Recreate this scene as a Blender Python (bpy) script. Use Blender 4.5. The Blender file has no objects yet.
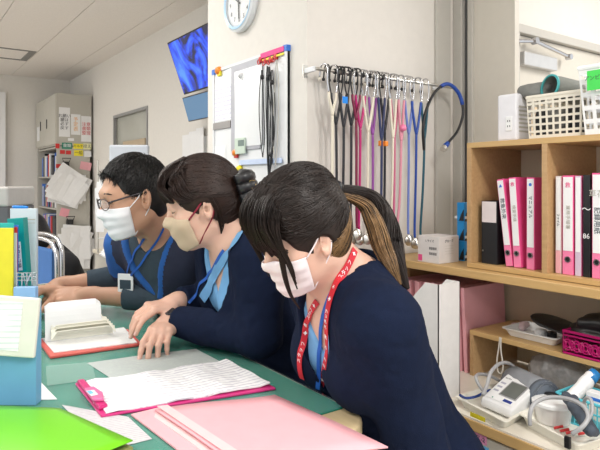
import bpy, bmesh, math, random
import numpy as np
from mathutils import Vector, Matrix, Euler

random.seed(7)
scn = bpy.context.scene
COL = scn.collection
PI = math.pi

# ------------------------------------------------------------------ camera
CH = 1.17                                   # lens height
FX, FY = 0.579, 0.815                       # looking direction in the room's axes
cam_d = bpy.data.cameras.new('camera')
cam = bpy.data.objects.new('camera', cam_d)
COL.objects.link(cam)
cam.location = (0, 0, CH)
cam.rotation_euler = (PI / 2, 0, math.atan2(FY, FX) - PI / 2)
cam_d.sensor_width = 36
cam_d.lens = 575 / 600 * 36
cam_d.shift_y = (182 - 225) / 600
cam_d.clip_start = 0.02
scn.camera = cam

# ------------------------------------------------------------------ world, lights, exposure
W = bpy.data.worlds.new('world')
scn.world = W
W.use_nodes = True
W.node_tree.nodes['Background'].inputs[0].default_value = (0.95, 0.98, 1.0, 1)
W.node_tree.nodes['Background'].inputs[1].default_value = 1.0
scn.view_settings.view_transform = 'Standard'
scn.view_settings.look = 'None'
scn.view_settings.exposure = 0.32
scn.view_settings.gamma = 1.0
LIGHTS = [(-0.9, 0.0, 22), (-0.9, 2.4, 20), (0.9, -0.7, 42), (0.35, 3.0, 12), (-0.9, 4.6, 30), (-1.2, 6.8, 36), (3.2, 0.4, 26)]
CEIL = 2.63
for lx, ly, pw in LIGHTS:
    ld = bpy.data.lights.new('ceiling_light_lamp', 'AREA')
    ld.shape = 'RECTANGLE'; ld.size = 0.28; ld.size_y = 1.2; ld.energy = pw
    ld.color = (1.0, 0.975, 0.94)
    lo = bpy.data.objects.new('ceiling_light_lamp', ld)
    lo.location = (lx, ly, CEIL - 0.075)
    COL.objects.link(lo)

# ------------------------------------------------------------------ helpers
def at(px, py, d=None, X=None, Y=None, Z=None):
    """point of the room where the sight line through a photo pixel meets a plane of the room"""
    u = (px - 300) / 575; v = (182 - py) / 575
    r = Vector((FX + u * FY, FY - u * FX, v))
    if X is not None: t = X / r.x
    elif Y is not None: t = Y / r.y
    elif Z is not None: t = (Z - CH) / r.z
    else: t = d
    return Vector((0, 0, CH)) + r * t

MATS = {}
def mat(name, col, rough=0.6, metal=0.0, var=0.04, scale=30, bump=0.0, bscale=120, spec=0.5,
        alpha=1.0, trans=0.0, emit=None, es=1.0, sss=0.0, aniso=None, coat=0.0, col2=None):
    if name in MATS: return MATS[name]
    m = bpy.data.materials.new(name); m.use_nodes = True
    nt = m.node_tree; N = nt.nodes; L = nt.links
    b = N['Principled BSDF']
    c = tuple(col) + (1,)
    b.inputs['Roughness'].default_value = rough
    b.inputs['Metallic'].default_value = metal
    b.inputs['Specular IOR Level'].default_value = spec
    b.inputs['Coat Weight'].default_value = coat
    if sss:
        b.inputs['Subsurface Weight'].default_value = sss
        b.inputs['Subsurface Radius'].default_value = (0.012, 0.005, 0.003)
        b.inputs['Subsurface Scale'].default_value = 1.0
    if trans: b.inputs['Transmission Weight'].default_value = trans
    if alpha < 1: b.inputs['Alpha'].default_value = alpha
    tc = N.new('ShaderNodeTexCoord')
    mp = N.new('ShaderNodeMapping')
    L.new(tc.outputs['Object'], mp.inputs[0])
    if aniso: mp.inputs['Scale'].default_value = aniso
    if var or col2:
        nz = N.new('ShaderNodeTexNoise'); nz.inputs['Scale'].default_value = scale
        nz.inputs['Detail'].default_value = 4
        L.new(mp.outputs[0], nz.inputs['Vector'])
        mx = N.new('ShaderNodeMix'); mx.data_type = 'RGBA'
        lo = tuple(max(0, x * (1 - var * 2)) for x in col) + (1,)
        hi = (tuple(col2) if col2 else tuple(min(1, x * (1 + var * 2)) for x in col)) + (1,)
        mx.inputs[6].default_value = lo; mx.inputs[7].default_value = hi
        L.new(nz.outputs[0], mx.inputs[0]); L.new(mx.outputs[2], b.inputs['Base Color'])
    else:
        b.inputs['Base Color'].default_value = c
    if bump:
        nb = N.new('ShaderNodeTexNoise'); nb.inputs['Scale'].default_value = bscale
        nb.inputs['Detail'].default_value = 3
        L.new(mp.outputs[0], nb.inputs['Vector'])
        bp = N.new('ShaderNodeBump'); bp.inputs['Strength'].default_value = bump
        bp.inputs['Distance'].default_value = 0.004
        L.new(nb.outputs[0], bp.inputs['Height']); L.new(bp.outputs[0], b.inputs['Normal'])
    if emit:
        b.inputs['Emission Color'].default_value = tuple(emit) + (1,)
        b.inputs['Emission Strength'].default_value = es
    MATS[name] = m
    return m

def wood(name, c1, c2, axis=(1, 14, 14)):
    m = mat(name, c1, rough=0.42, col2=c2, var=0.06, scale=7, aniso=axis, bump=0.06, bscale=40)
    return m

class MB:
    """collects shapes into one mesh"""
    def __init__(s): s.v = []; s.f = []; s.mi = []; s.cur = 0
    def add(s, vs, fs):
        o = len(s.v); s.v += [tuple(v) for v in vs]; s.f += [tuple(i + o for i in f) for f in fs]
        s.mi += [s.cur] * len(fs); return s
    def box(s, a, b, M=None):
        (x0, y0, z0), (x1, y1, z1) = a, b
        x0, x1 = min(x0, x1), max(x0, x1); y0, y1 = min(y0, y1), max(y0, y1); z0, z1 = min(z0, z1), max(z0, z1)
        vs = [Vector(p) for p in ((x0, y0, z0), (x1, y0, z0), (x1, y1, z0), (x0, y1, z0), (x0, y0, z1), (x1, y0, z1), (x1, y1, z1), (x0, y1, z1))]
        if M: vs = [M @ v for v in vs]
        return s.add(vs, [(3, 2, 1, 0), (4, 5, 6, 7), (0, 1, 5, 4), (1, 2, 6, 5), (2, 3, 7, 6), (3, 0, 4, 7)])
    def prism(s, poly, up, base=None):
        """poly: 3D points (ccw seen from +up), extruded by vector up"""
        n = len(poly); up = Vector(up)
        vs = [Vector(p) for p in poly] + [Vector(p) + up for p in poly]
        return s.add(vs, [tuple(range(n - 1, -1, -1)), tuple(range(n, 2 * n))] + [(i, (i + 1) % n, n + (i + 1) % n, n + i) for i in range(n)])
    def tube(s, pts, r, n=8, caps=True, flat=None, up0=None):
        """swept tube, r a number or a list; flat=(a,b): elliptical section scaled on the two frame axes"""
        P = [Vector(p) for p in pts]; m = len(P)
        R = r if hasattr(r, '__len__') else [r] * m
        fa, fb = flat or (1, 1)
        t0 = (P[1] - P[0]).normalized()
        up = Vector(up0) if up0 else (Vector((0, 0, 1)) if abs(t0.z) < 0.9 else Vector((1, 0, 0)))
        nrm = (up - t0 * up.dot(t0)).normalized()
        vs = []
        for i in range(m):
            t = (P[min(i + 1, m - 1)] - P[max(i - 1, 0)])
            t = t.normalized() if t.length > 1e-9 else t0
            nrm = (nrm - t * nrm.dot(t)).normalized(); bn = t.cross(nrm)
            for k in range(n):
                a = 2 * PI * k / n
                vs.append(P[i] + (nrm * math.cos(a) * fa + bn * math.sin(a) * fb) * R[i])
        fs = [(i * n + k, i * n + (k + 1) % n, (i + 1) * n + (k + 1) % n, (i + 1) * n + k) for i in range(m - 1) for k in range(n)]
        if caps: fs += [tuple(range(n - 1, -1, -1)), tuple(range((m - 1) * n, m * n))]
        return s.add(vs, fs)
    def lathe(s, prof, c=(0, 0, 0), n=24, axis='z', M=None):
        vs = []
        for r, h in prof:
            for k in range(n):
                a = 2 * PI * k / n
                p = Vector((r * math.cos(a), r * math.sin(a), h))
                if axis == 'x': p = Vector((h, p.x, p.y))
                if axis == 'y': p = Vector((p.y, h, p.x))
                p = (M @ p) if M else p
                vs.append(p + Vector(c))
        m = len(prof)
        fs = [(i * n + k, i * n + (k + 1) % n, (i + 1) * n + (k + 1) % n, (i + 1) * n + k) for i in range(m - 1) for k in range(n)]
        if tuple(prof[0]) != tuple(prof[-1]): fs += [tuple(range(n - 1, -1, -1)), tuple(range((m - 1) * n, m * n))]
        return s.add(vs, fs)
    def grid(s, rows, thick=None):
        """rows of points -> sheet; thick: offset along normals downwards to give it a body"""
        nr, nc = len(rows), len(rows[0])
        A = np.array([[tuple(p) for p in r] for r in rows], float)
        if thick is None:
            return s.add([tuple(p) for p in A.reshape(-1, 3)], [(i * nc + j, i * nc + j + 1, (i + 1) * nc + j + 1, (i + 1) * nc + j) for i in range(nr - 1) for j in range(nc - 1)])
        du = np.gradient(A, axis=1); dv = np.gradient(A, axis=0)
        nn = np.cross(du, dv); nn /= np.linalg.norm(nn, axis=2, keepdims=True) + 1e-12
        B = A - nn * thick
        vs = [tuple(p) for p in A.reshape(-1, 3)] + [tuple(p) for p in B.reshape(-1, 3)]
        o = nr * nc; fs = []
        for i in range(nr - 1):
            for j in range(nc - 1):
                q = (i * nc + j, i * nc + j + 1, (i + 1) * nc + j + 1, (i + 1) * nc + j)
                fs.append(q); fs.append(tuple(o + k for k in reversed(q)))
        edge = [j for j in range(nc)] + [i * nc + nc - 1 for i in range(1, nr)] + [(nr - 1) * nc + j for j in range(nc - 2, -1, -1)] + [i * nc for i in range(nr - 2, 0, -1)]
        for a, b in zip(edge, edge[1:] + edge[:1]): fs.append((b, a, o + a, o + b))
        return s.add(vs, fs)
    def build(s, name, m, parent=None, bevel=0, smooth=False, subsurf=0, loc=None):
        me = bpy.data.meshes.new(name)
        me.from_pydata(s.v, [], s.f); me.validate()
        for mm in (m if isinstance(m, (list, tuple)) else [m]): me.materials.append(mm)
        if len(s.mi) == len(me.polygons): me.polygons.foreach_set('material_index', s.mi)
        o = bpy.data.objects.new(name, me); COL.objects.link(o)
        if parent is not None:
            o.parent = parent; o.matrix_parent_inverse = parent_inv(parent)
        if bevel:
            b = o.modifiers.new('bevel', 'BEVEL'); b.width = bevel; b.segments = 2; b.limit_method = 'ANGLE'
        if subsurf:
            ss = o.modifiers.new('sub', 'SUBSURF'); ss.levels = subsurf; ss.render_levels = subsurf
        if smooth: me.shade_smooth() if hasattr(me, 'shade_smooth') else None
        if loc: o.location = loc
        me.update()
        return o

def world_of(o):
    M = o.matrix_basis.copy()
    while o.parent:
        M = o.parent.matrix_basis @ o.matrix_parent_inverse @ M
        o = o.parent
    return M
def parent_inv(p): return world_of(p).inverted()

def tag(o, label=None, cat=None, group=None, kind=None):
    if label: o['label'] = label
    if cat: o['category'] = cat
    if group: o['group'] = group
    if kind: o['kind'] = kind
    return o
def thing(name, loc, label, cat, group=None, rz=0):
    o = bpy.data.objects.new(name, None); COL.objects.link(o)
    o.empty_display_size = 0.05
    o.location = loc; o.rotation_euler = (0, 0, rz)
    return tag(o, label, cat, group)
def struct(name, mb, m, **k):
    return tag(mb.build(name, m, **k), kind='structure')
def copy_tree(o, parent=None):
    c = o.copy(); COL.objects.link(c)
    if parent is not None: c.parent = parent
    for ch in [x for x in o.children]: copy_tree(ch, c)
    return c

def text(name, s, size, M, m, parent=None, depth=0.0004, align='CENTER', sx=1.0):
    """lettering as a mesh; M places it: local x along the line, y up, z out of the surface"""
    cu = bpy.data.curves.new(name, 'FONT'); cu.body = s; cu.size = size; cu.extrude = depth
    cu.align_x = align; cu.align_y = 'CENTER'; cu.resolution_u = 2
    t = bpy.data.objects.new(name, cu); COL.objects.link(t)
    dg = bpy.context.evaluated_depsgraph_get()
    me = bpy.data.meshes.new_from_object(t.evaluated_get(dg))
    bpy.data.objects.remove(t); bpy.data.curves.remove(cu)
    me.transform(M @ Matrix.Diagonal((sx, 1, 1, 1)))
    me.materials.clear(); me.materials.append(m)
    o = bpy.data.objects.new(name, me); COL.objects.link(o)
    if parent is not None:
        o.parent = parent; o.matrix_parent_inverse = parent_inv(parent)
    return o
def frame(o, x, y):
    """matrix from an origin, a direction of writing x and an up direction y"""
    x = Vector(x).normalized(); y = Vector(y); y = (y - x * y.dot(x)).normalized(); z = x.cross(y)
    M = Matrix((x, y, z)).transposed().to_4x4(); M.translation = Vector(o); return M

# ------------------------------------------------------------------ materials
WALL = mat('wall_paper', (0.72, 0.68, 0.63), rough=0.85, var=0.02, bump=0.12, bscale=260)
WALLF = mat('wall_paint_far', (0.74, 0.71, 0.66), rough=0.85, var=0.02, bump=0.08, bscale=200)
TRIMM = mat('painted_steel_trim', (0.50, 0.475, 0.43), rough=0.45, var=0.02)
PANEL = mat('door_panel_paint', (0.60, 0.56, 0.49), rough=0.5, var=0.02)
DARK = mat('dark_gap', (0.05, 0.045, 0.04), rough=0.7)
BLACK = mat('black_plastic', (0.012, 0.012, 0.014), rough=0.4)
WHITE = mat('white_plastic', (0.80, 0.80, 0.80), rough=0.4, var=0.01)
PAPER = mat('paper', (0.80, 0.80, 0.80), rough=0.8, var=0.02, bump=0.03)
CREAM = mat('cream_plastic', (0.72, 0.67, 0.57), rough=0.45, var=0.01)
GREYM = mat('grey_cabinet_paint', (0.47, 0.45, 0.40), rough=0.45, var=0.02)
CHROME = mat('chrome', (0.55, 0.55, 0.57), rough=0.22, metal=1.0, var=0)
STEEL = mat('brushed_steel', (0.6, 0.58, 0.54), rough=0.3, metal=1.0, var=0.03)
WOOD = wood('light_oak', (0.44, 0.26, 0.115), (0.56, 0.36, 0.18), (14, 1, 14))
WOODE = wood('oak_edge', (0.52, 0.32, 0.12), (0.62, 0.41, 0.18), (14, 1, 14))
PINKB = mat('pink_binder', (0.78, 0.09, 0.28), rough=0.35, var=0.03)
PINKL = mat('pink_binder_light', (0.85, 0.22, 0.40), rough=0.35, var=0.03)
PINKC = mat('pale_pink_card', (0.82, 0.41, 0.45), rough=0.6, var=0.03, bump=0.03)
NAVY = mat('navy_cloth', (0.007, 0.012, 0.032), rough=0.9, var=0.12, scale=60, bump=0.2, bscale=500, spec=0.12)
MAG = mat('magenta_plastic', (0.58, 0.02, 0.17), rough=0.35)
INK = mat('dark_ink', (0.06, 0.06, 0.07), rough=0.7, var=0)
PINKINK = mat('pink_ink', (0.75, 0.08, 0.25), rough=0.7, var=0)
REDP = mat('red_plastic', (0.6, 0.03, 0.03), rough=0.4)
YEL = mat('yellow_plastic', (0.85, 0.72, 0.03), rough=0.5)
BLUEP = mat('blue_plastic', (0.03, 0.16, 0.60), rough=0.4)
GREENP = mat('dark_green_label', (0.02, 0.22, 0.14), rough=0.6)
# ------------------------------------------------------------------ the room
flm = mat('floor_vinyl', (0.55, 0.50, 0.43), rough=0.35, var=0.06, scale=12)
struct('floor', MB().box((-3.5, -2.0, -0.05), (5.5, 8.75, 0)), flm)
# ceiling: one slab with shallow seams cut by strips between the boards
cm = mat('ceiling_board', (0.80, 0.76, 0.72), rough=0.95, var=0.05, scale=90, bump=0.5, bscale=160)
mb = MB()
sx = [-3.5] + [0.805 + 0.532 * k for k in range(-8, 3)] + [5.5]
for a, b in zip(sx, sx[1:]):
    ys = [-2.0 + 1.064 * k for k in range(11)] 
    mb.box((a + 0.003, -2.0, CEIL), (b - 0.003, 8.75, CEIL + 0.03))
mb.box((-3.5, -2.0, CEIL + 0.012), (5.5, 8.75, CEIL + 0.06))
struct('ceiling', mb, cm)
struct('wall_far', MB().box((-3.5, 8.70, 0), (2.1, 8.8, CEIL)), WALLF)
struct('wall_right', MB().box((2.10, 2.58, 0), (2.2, 5.60, CEIL)).box((2.10, 6.66, 0), (2.2, 8.70, CEIL))
       .box((2.10, 5.60, 0), (2.2, 6.66, 0.95)).box((2.10, 5.60, 1.92), (2.2, 6.66, CEIL)), WALLF)
struct('wall_pillar', MB().box((1.275, 1.75, 0), (2.10, 2.58, CEIL)), WALL)
# wall behind the shelf with its door opening
struct('wall_back', MB().box((2.10, 1.75, 0), (2.585, 1.85, CEIL)).box((3.515, 1.75, 0), (5.5, 1.85, CEIL))
       .box((2.585, 1.75, 1.95), (3.515, 1.85, CEIL)), WALL)
struct('trim_1', MB().box((1.98, 1.735, 0.86), (2.075, 1.75, CEIL)), TRIMM, bevel=0.003)
struct('trim_2', MB().box((2.13, 1.672, 0), (2.16, 1.70, CEIL)), mat('rail_gap_grey', (0.10, 0.10, 0.10)))
struct('trim_7', MB().box((2.105, 1.70, 0), (2.16, 1.749, CEIL)), TRIMM, bevel=0.002)
# fixed panel beside the sliding door: frame and leaf
struct('wall_panel_partition', MB().box((2.125, 1.44, 0), (2.155, 1.66, 2.05)), PANEL)
struct('trim_3', MB().box((2.11, 1.645, 0), (2.17, 1.672, CEIL)).box((2.11, 1.425, 2.05), (2.17, 1.645, 2.09)), TRIMM, bevel=0.003)
struct('wall_panel_head', MB().box((2.125, 1.44, 2.09), (2.155, 1.645, CEIL)), PANEL)
struct('trim_4', MB().box((2.54, 1.73, 0), (2.60, 1.86, 1.93)).box((3.50, 1.73, 0), (3.56, 1.86, 1.93)).box((2.54, 1.73, 1.93), (3.56, 1.86, 1.975)), TRIMM, bevel=0.004)
dr = struct('door_1', MB().box((2.604, 1.76, 0.01), (3.496, 1.80, 1.36)).box((2.604, 1.76, 1.63), (3.496, 1.80, 1.926))
            .box((2.604, 1.76, 1.36), (2.66, 1.80, 1.63)).box((3.42, 1.76, 1.36), (3.496, 1.80, 1.63)), PANEL)
MB().box((2.66, 1.775, 1.36), (3.42, 1.785, 1.63)).build('door_pane', mat('frosted_tan_pane', (0.62, 0.47, 0.30), rough=0.5), dr)
clo = at(523, 58, Y=1.73); clo2 = at(556, 61, Y=1.73)
MB().box((clo.x, 1.72, clo.z - 0.035), (clo2.x, 1.76, clo.z + 0.035)).build('door_closer', mat('closer_grey', (0.55, 0.55, 0.55), rough=0.3, metal=0.3), dr, bevel=0.006)
a = at(518, 41, Y=1.71); b = at(569, 57, Y=1.71); c = at(535, 41, Y=1.71)
MB().tube([a, c, b], 0.010, n=8).lathe([(0.0, -0.015), (0.018, -0.015), (0.018, 0.015), (0, 0.015)], c, n=12, axis='y').lathe([(0.0, -0.015), (0.016, -0.015), (0.016, 0.015), (0, 0.015)], b, n=12, axis='y').build('closer_arm', CHROME, dr)
struct('trim_5', MB().box((at(0, 80, Y=8.66).x - 0.3, 8.62, 0), (at(5, 80, Y=8.66).x, 8.70, CEIL - 0.25)), WHITE)

# inner window in the television wall
wn = struct('window_1', MB().box((2.088, 5.59, 0.93), (2.12, 5.615, 1.935)).box((2.088, 6.645, 0.93), (2.12, 6.67, 1.935))
            .box((2.088, 5.615, 0.93), (2.12, 6.645, 0.96)).box((2.088, 5.615, 1.905), (2.12, 6.645, 1.935)), mat('window_frame_grey', (0.30, 0.30, 0.30), rough=0.4))
MB().box((2.13, 5.6, 0.95), (2.14, 6.66, 1.92)).build('pane', mat('dim_glass', (0.42, 0.42, 0.37), rough=0.08, var=0.1, scale=2), wn)
mb = MB()
mb.box((2.112, 5.72, 1.0), (2.128, 6.40, 1.62)); mb.build('blind', mat('tan_blind', (0.50, 0.40, 0.28), rough=0.8), wn)
MB().box((2.108, 5.64, 1.0), (2.114, 5.67, 1.68)).build('blind_cord', INK, wn)
# flush ceiling hatch
h0 = at(36, 52, Z=CEIL); h1 = at(25, 60, Z=CEIL)
struct('trim_6', MB().box((-0.6, h1.y, CEIL - 0.008), (h0.x, h1.y + 0.03, CEIL + .002)).box((-0.6, h0.y, CEIL - 0.008), (h0.x, h0.y - 0.03, CEIL + .002))
       .box((h0.x - 0.07, h1.y, CEIL - 0.008), (h0.x, h0.y, CEIL + .002)), mat('hatch_frame_grey', (0.2, 0.2, 0.19), rough=0.5))
# ceiling light fixtures
for i, (lx, ly, pw) in enumerate(LIGHTS):
    where = ['over the near end of the left aisle', 'over the middle of the left aisle', 'over the near desk end', 'over the far desk end',
             'over the aisle beyond the desk', 'by the far wall', 'in the next room behind the shelf'][i]
    f = thing('ceiling_light', (lx, ly, CEIL), 'recessed-look white fluorescent ceiling light ' + where, 'ceiling light', 'ceiling lights')
    MB().box((lx - 0.17, ly - 0.65, CEIL - 0.06), (lx + 0.17, ly + 0.65, CEIL)).build('housing', WHITE, f, bevel=0.005)
    MB().box((lx - 0.13, ly - 0.6, CEIL - 0.07), (lx + 0.13, ly + 0.6, CEIL - 0.06)).build('diffuser', mat('diffuser', (0.9, 0.9, 0.9), emit=(1, 0.98, 0.95), es=3), f)

# ------------------------------------------------------------------ desk
DZ = 0.72
DX = 0.748; DY = 0.80
def rounded(x0, y0, x1, y1, r, z, n=6, corners=(1, 1, 1, 1)):
    pts = []
    for ci, (cx, cy, a0) in enumerate(((x1 - r, y1 - r, 0), (x0 + r, y1 - r, 90), (x0 + r, y0 + r, 180), (x1 - r, y0 + r, 270))):
        for k in range(n + 1):
            a = math.radians(a0 + 90 * k / n); pts.append((cx + r * math.cos(a), cy + r * math.sin(a), z))
    return pts
DESKW = wood('desk_maple', (0.62, 0.48, 0.27), (0.70, 0.55, 0.33), (14, 1, 14))
dk = thing('desk', (0.1, 1.8, 0), 'long wooden desk with rounded corner under a green mat', 'desk')
MB().prism(rounded(-0.75, DY, DX, 2.75, 0.07, DZ - 0.03), (0, 0, 0.028)).build('desktop', DESKW, dk, bevel=0.004)
for x, y in ((-0.70, 0.90), (0.30, 0.90), (-0.70, 2.65), (0.66, 2.65)):
    MB().box((x - 0.025, y - 0.025, 0), (x + 0.025, y + 0.025, DZ - 0.03)).build('leg', GREYM, dk, bevel=0.004)
MB().box((-0.67, 0.91, 0.62), (-0.66, 2.64, DZ - 0.03)).box((-0.67, 2.64, 0.62), (0.66, 2.65, DZ - 0.03)).build('apron', GREYM, dk)
GMAT = mat('green_mat', (0.008, 0.22, 0.155), rough=0.25, var=0.03, scale=4, spec=0.4)
tag(MB().prism(rounded(-0.72, 0.885, 0.7405, 2.72, 0.012, DZ - 0.002), (0, 0, 0.002)).build('desk_mat', GMAT), 'glossy dark green desk mat covering the wooden desk', 'desk mat')
tag(MB().prism([(-0.715, 0.888, DZ), (0.744, 0.888, DZ), (0.744, 2.70, DZ), (-0.715, 2.70, DZ)], (0, 0, 0.0012))
    .build('clear_desk_sheet', mat('clear_vinyl', (0.75, 0.95, 0.9), rough=0.05, alpha=0.07, var=0)), 'clear vinyl sheet laid over the green mat', 'desk sheet')
ZT = DZ + 0.0014       # top of the vinyl

# ------------------------------------------------------------------ shelf, counters
SX0, SX1 = 1.68, 1.98
cb = thing('wall_counter', (1.8, 1.05, 0), 'oak counter board running under the binder shelf, with back panel', 'counter')
MB().box((1.64, 0.30, 0.835), (2.0, 1.748, 0.864)).build('countertop', WOODE, cb, bevel=0.003)
BACKM = mat('beige_back_board', (0.70, 0.60, 0.44), rough=0.6, var=0.03)
MB().box((1.985, 0.30, 0.476), (2.0, 1.748, 0.835)).build('back_panel', BACKM, cb)
MB().box((1.66, 0.30, 0.476), (1.985, 0.32, 0.835)).build('end_panel', WOOD, cb)
MB().box((1.80, 1.728, 0.476), (1.985, 1.748, 0.835)).build('end_panel', WOOD, cb)
sh = thing('bookcase', (1.8, 0.9, 0.866), 'open oak shelf unit holding pink and black binders on the counter', 'shelf')
ZB, ZTOP = 0.866, 1.31
dv = at(544.5, 200, X=SX0).y
MB().box((SX0, 0.35, ZB), (SX1, 1.333, ZB + 0.016)).build('bottom_board', WOODE, sh, bevel=0.001)
MB().box((SX0, 0.35, ZTOP - 0.019), (SX1, 1.333, ZTOP)).build('top_board', WOODE, sh, bevel=0.001)
for y, n in ((1.314, 'side_panel'), (0.35, 'side_panel'), (dv - 0.009, 'divider')):
    MB().box((SX0, y, ZB + 0.016), (SX1, y + 0.019, ZTOP - 0.019)).build(n, WOOD, sh, bevel=0.001)
MB().box((SX1, 0.35, ZB), (SX1 + 0.006, 1.333, ZTOP)).build('back_board', BACKM, sh)
LZ = 0.47
lc = thing('low_cabinet', (1.7, 1.0, 0), 'low cabinet with white worktop and oak edge beside the seated woman', 'cabinet')
MB().box((1.405, 0.30, LZ - 0.006), (2.0, 1.748, LZ)).build('worktop', mat('cream_laminate', (0.76, 0.71, 0.62), rough=0.3), lc)
MB().box((1.40, 0.30, LZ - 0.036), (2.0, 1.748, LZ - 0.006)).build('oak_edge', WOODE, lc, bevel=0.002)
MB().box((1.43, 0.30, 0.02), (2.0, 1.748, LZ - 0.036)).build('body', GREYM, lc)
for k in range(3):
    y0 = 0.32 + k * 0.47
    d = MB().box((1.42, y0, 0.06), (1.43, y0 + 0.45, LZ - 0.05)).build('drawer_front', mat('drawer_beige', (0.62, 0.58, 0.50), rough=0.4), lc, bevel=0.003)
    MB().tube([(1.41, y0 + 0.16, 0.2), (1.40, y0 + 0.17, 0.2), (1.40, y0 + 0.28, 0.2), (1.41, y0 + 0.29, 0.2)], 0.004).build('handle', STEEL, d)
p = at(474, 436, X=1.419); q = at(476, 447, X=1.419)
lb = MB().box((1.4185, p.y - 0.045, p.z - 0.013), (1.42, p.y + 0.035, p.z + 0.013)).build('pink_label', mat('pink_label', (0.85, 0.35, 0.6), rough=0.6), lc)
text('lettering', 'パルス-2', 0.018, frame((1.418, p.y - 0.005, p.z), (0, -1, 0), (0, 0, 1)), INK, lb)
MB().box((1.4185, q.y - 0.045, q.z - 0.014), (1.42, q.y + 0.025, q.z + 0.013)).build('blue_label', mat('blue_label', (0.15, 0.5, 0.85), rough=0.6), lc)
rs = thing('riser_shelf', (1.85, 1.1, LZ), 'small oak riser shelf standing on the low white worktop', 'shelf')
MB().box((1.71, 0.35, 0.618), (1.98, 1.345, 0.634)).build('top_board', WOODE, rs, bevel=0.001)
MB().box((1.712, 1.33, LZ), (1.978, 1.345, 0.618)).build('side_panel', WOOD, rs)
MB().box((1.712, 0.35, LZ), (1.978, 0.365, 0.618)).build('side_panel', WOOD, rs)

# ------------------------------------------------------------------ far cabinet
gc = thing('steel_cabinet', (1.87, 8.0, 0), 'tall two-tier grey steel cabinet in the far corner covered with notes', 'cabinet')
CX0, CX1, CY0, CY1 = 1.64, 2.075, 7.50, 8.66
MB().box((CX0 + 0.02, CY0, 1.62), (CX1, CY1, 2.27)).build('upper_body', GREYM, gc, bevel=0.004)
mb = MB().box((CX0 + 0.02, CY0, 0.02), (CX1, CY0 + 0.03, 1.61)).box((CX0 + 0.02, CY1 - 0.03, 0.02), (CX1, CY1, 1.61)).box((CX1 - 0.02, CY0, 0.02), (CX1, CY1, 1.61))
for z in (0.02, 0.42, 0.82, 1.22, 1.59): mb.box((CX0 + 0.03, CY0 + 0.03, z), (CX1 - 0.02, CY1 - 0.03, z + 0.02))
mb.build('lower_body', GREYM, gc)
GREYD = mat('grey_door_paint', (0.52, 0.50, 0.44), rough=0.4, var=0.02)
for y0, y1 in ((CY0, (CY0 + CY1) / 2 - 0.003), ((CY0 + CY1) / 2 + 0.003, CY1)):
    d = MB().box((CX0, y0, 1.64), (CX0 + 0.02, y1, 2.26)).build('door', GREYD, gc, bevel=0.003)
    MB().box((CX0 - 0.006, y0 + 0.25 if y0 > 7.6 else y1 - 0.12, 1.86), (CX0, (y0 + 0.25 if y0 > 7.6 else y1 - 0.12) + 0.03, 1.98)).build('handle', BLACK, d)
def sheet(px0, py0, px1, py1, m, parent, name='note', lines=None, lm=INK, Y=CY0, off=0.004, tilt=0):
    """a paper stuck to a face Y=const (facing the viewer)"""
    a = at(px0, py0, Y=Y - off); b = at(px1, py1, Y=Y - off)
    M = Matrix.Translation(((a.x + b.x) / 2, Y - off, (a.z + b.z) / 2)) @ Matrix.Rotation(math.radians(tilt), 4, 'Y')
    w, h = abs(b.x - a.x), abs(a.z - b.z)
    if max(a.x, b.x) > 2.07: M = Matrix.Translation((2.07 - max(a.x, b.x), 0, 0)) @ M
    o = MB().box((-w / 2, 0, -h / 2), (w / 2, off * 0.8, h / 2), M).build(name, m, parent)
    if lines:
        s, size = lines
        text('lettering', s, size, M @ frame((0, -0.001, 0), (1, 0, 0), (0, 0, 1)), lm, o)
    return o
sheet(59, 107, 70, 137, PAPER, gc, 'paper_notice', ('お願い\n鍵は\n必ず\n戻す', 0.05))
sheet(71, 114, 80.5, 135, PAPER, gc, 'paper_notice', ('予\n定\n表', 0.06), mat('orange_ink', (0.8, 0.4, 0.1)))
sheet(83, 116, 93, 142, PAPER, gc, 'paper_notice', ('注意\n書類\n整理', 0.055), REDP)
sheet(55.5, 143.5, 59.5, 148.5, REDP, gc, 'red_label')
sheet(62, 142.5, 72, 149, GREENP, gc, 'green_label', ('書類', 0.05), PAPER)
sheet(73.5, 143.5, 83, 149, YEL, gc, 'yellow_label', ('カルテ', 0.04))
sheet(85, 143.5, 93, 149.5, mat('pale_yellow', (0.8, 0.78, 0.45)), gc, 'cream_label', ('控え', 0.05))
sheet(60, 150, 65, 154, REDP, gc, 'red_label'); sheet(66, 150.5, 71, 154.5, REDP, gc, 'red_label')
sheet(74, 150, 83, 156, YEL, gc, 'yellow_label', ('一般', 0.05))
sheet(85, 151, 92, 157, PAPER, gc, 'white_label')
sheet(56, 164, 61, 168, REDP, gc, 'red_label')
sheet(82, 162, 93, 170, PINKC, gc, 'pink_label', tilt=10)
sheet(60, 208.5, 69, 216.5, mat('pink_note', (0.8, 0.35, 0.4)), gc, 'pink_label', tilt=15)
sheet(68, 138, 74, 141, WHITE, gc, 'white_label')
a = at(37, 140, X=CX0); 
MB().box((CX0 - 0.004, a.y - 0.17, a.z - 0.02), (CX0, a.y - 0.02, a.z + 0.17)).build('paper_notice', PAPER, gc)
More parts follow.
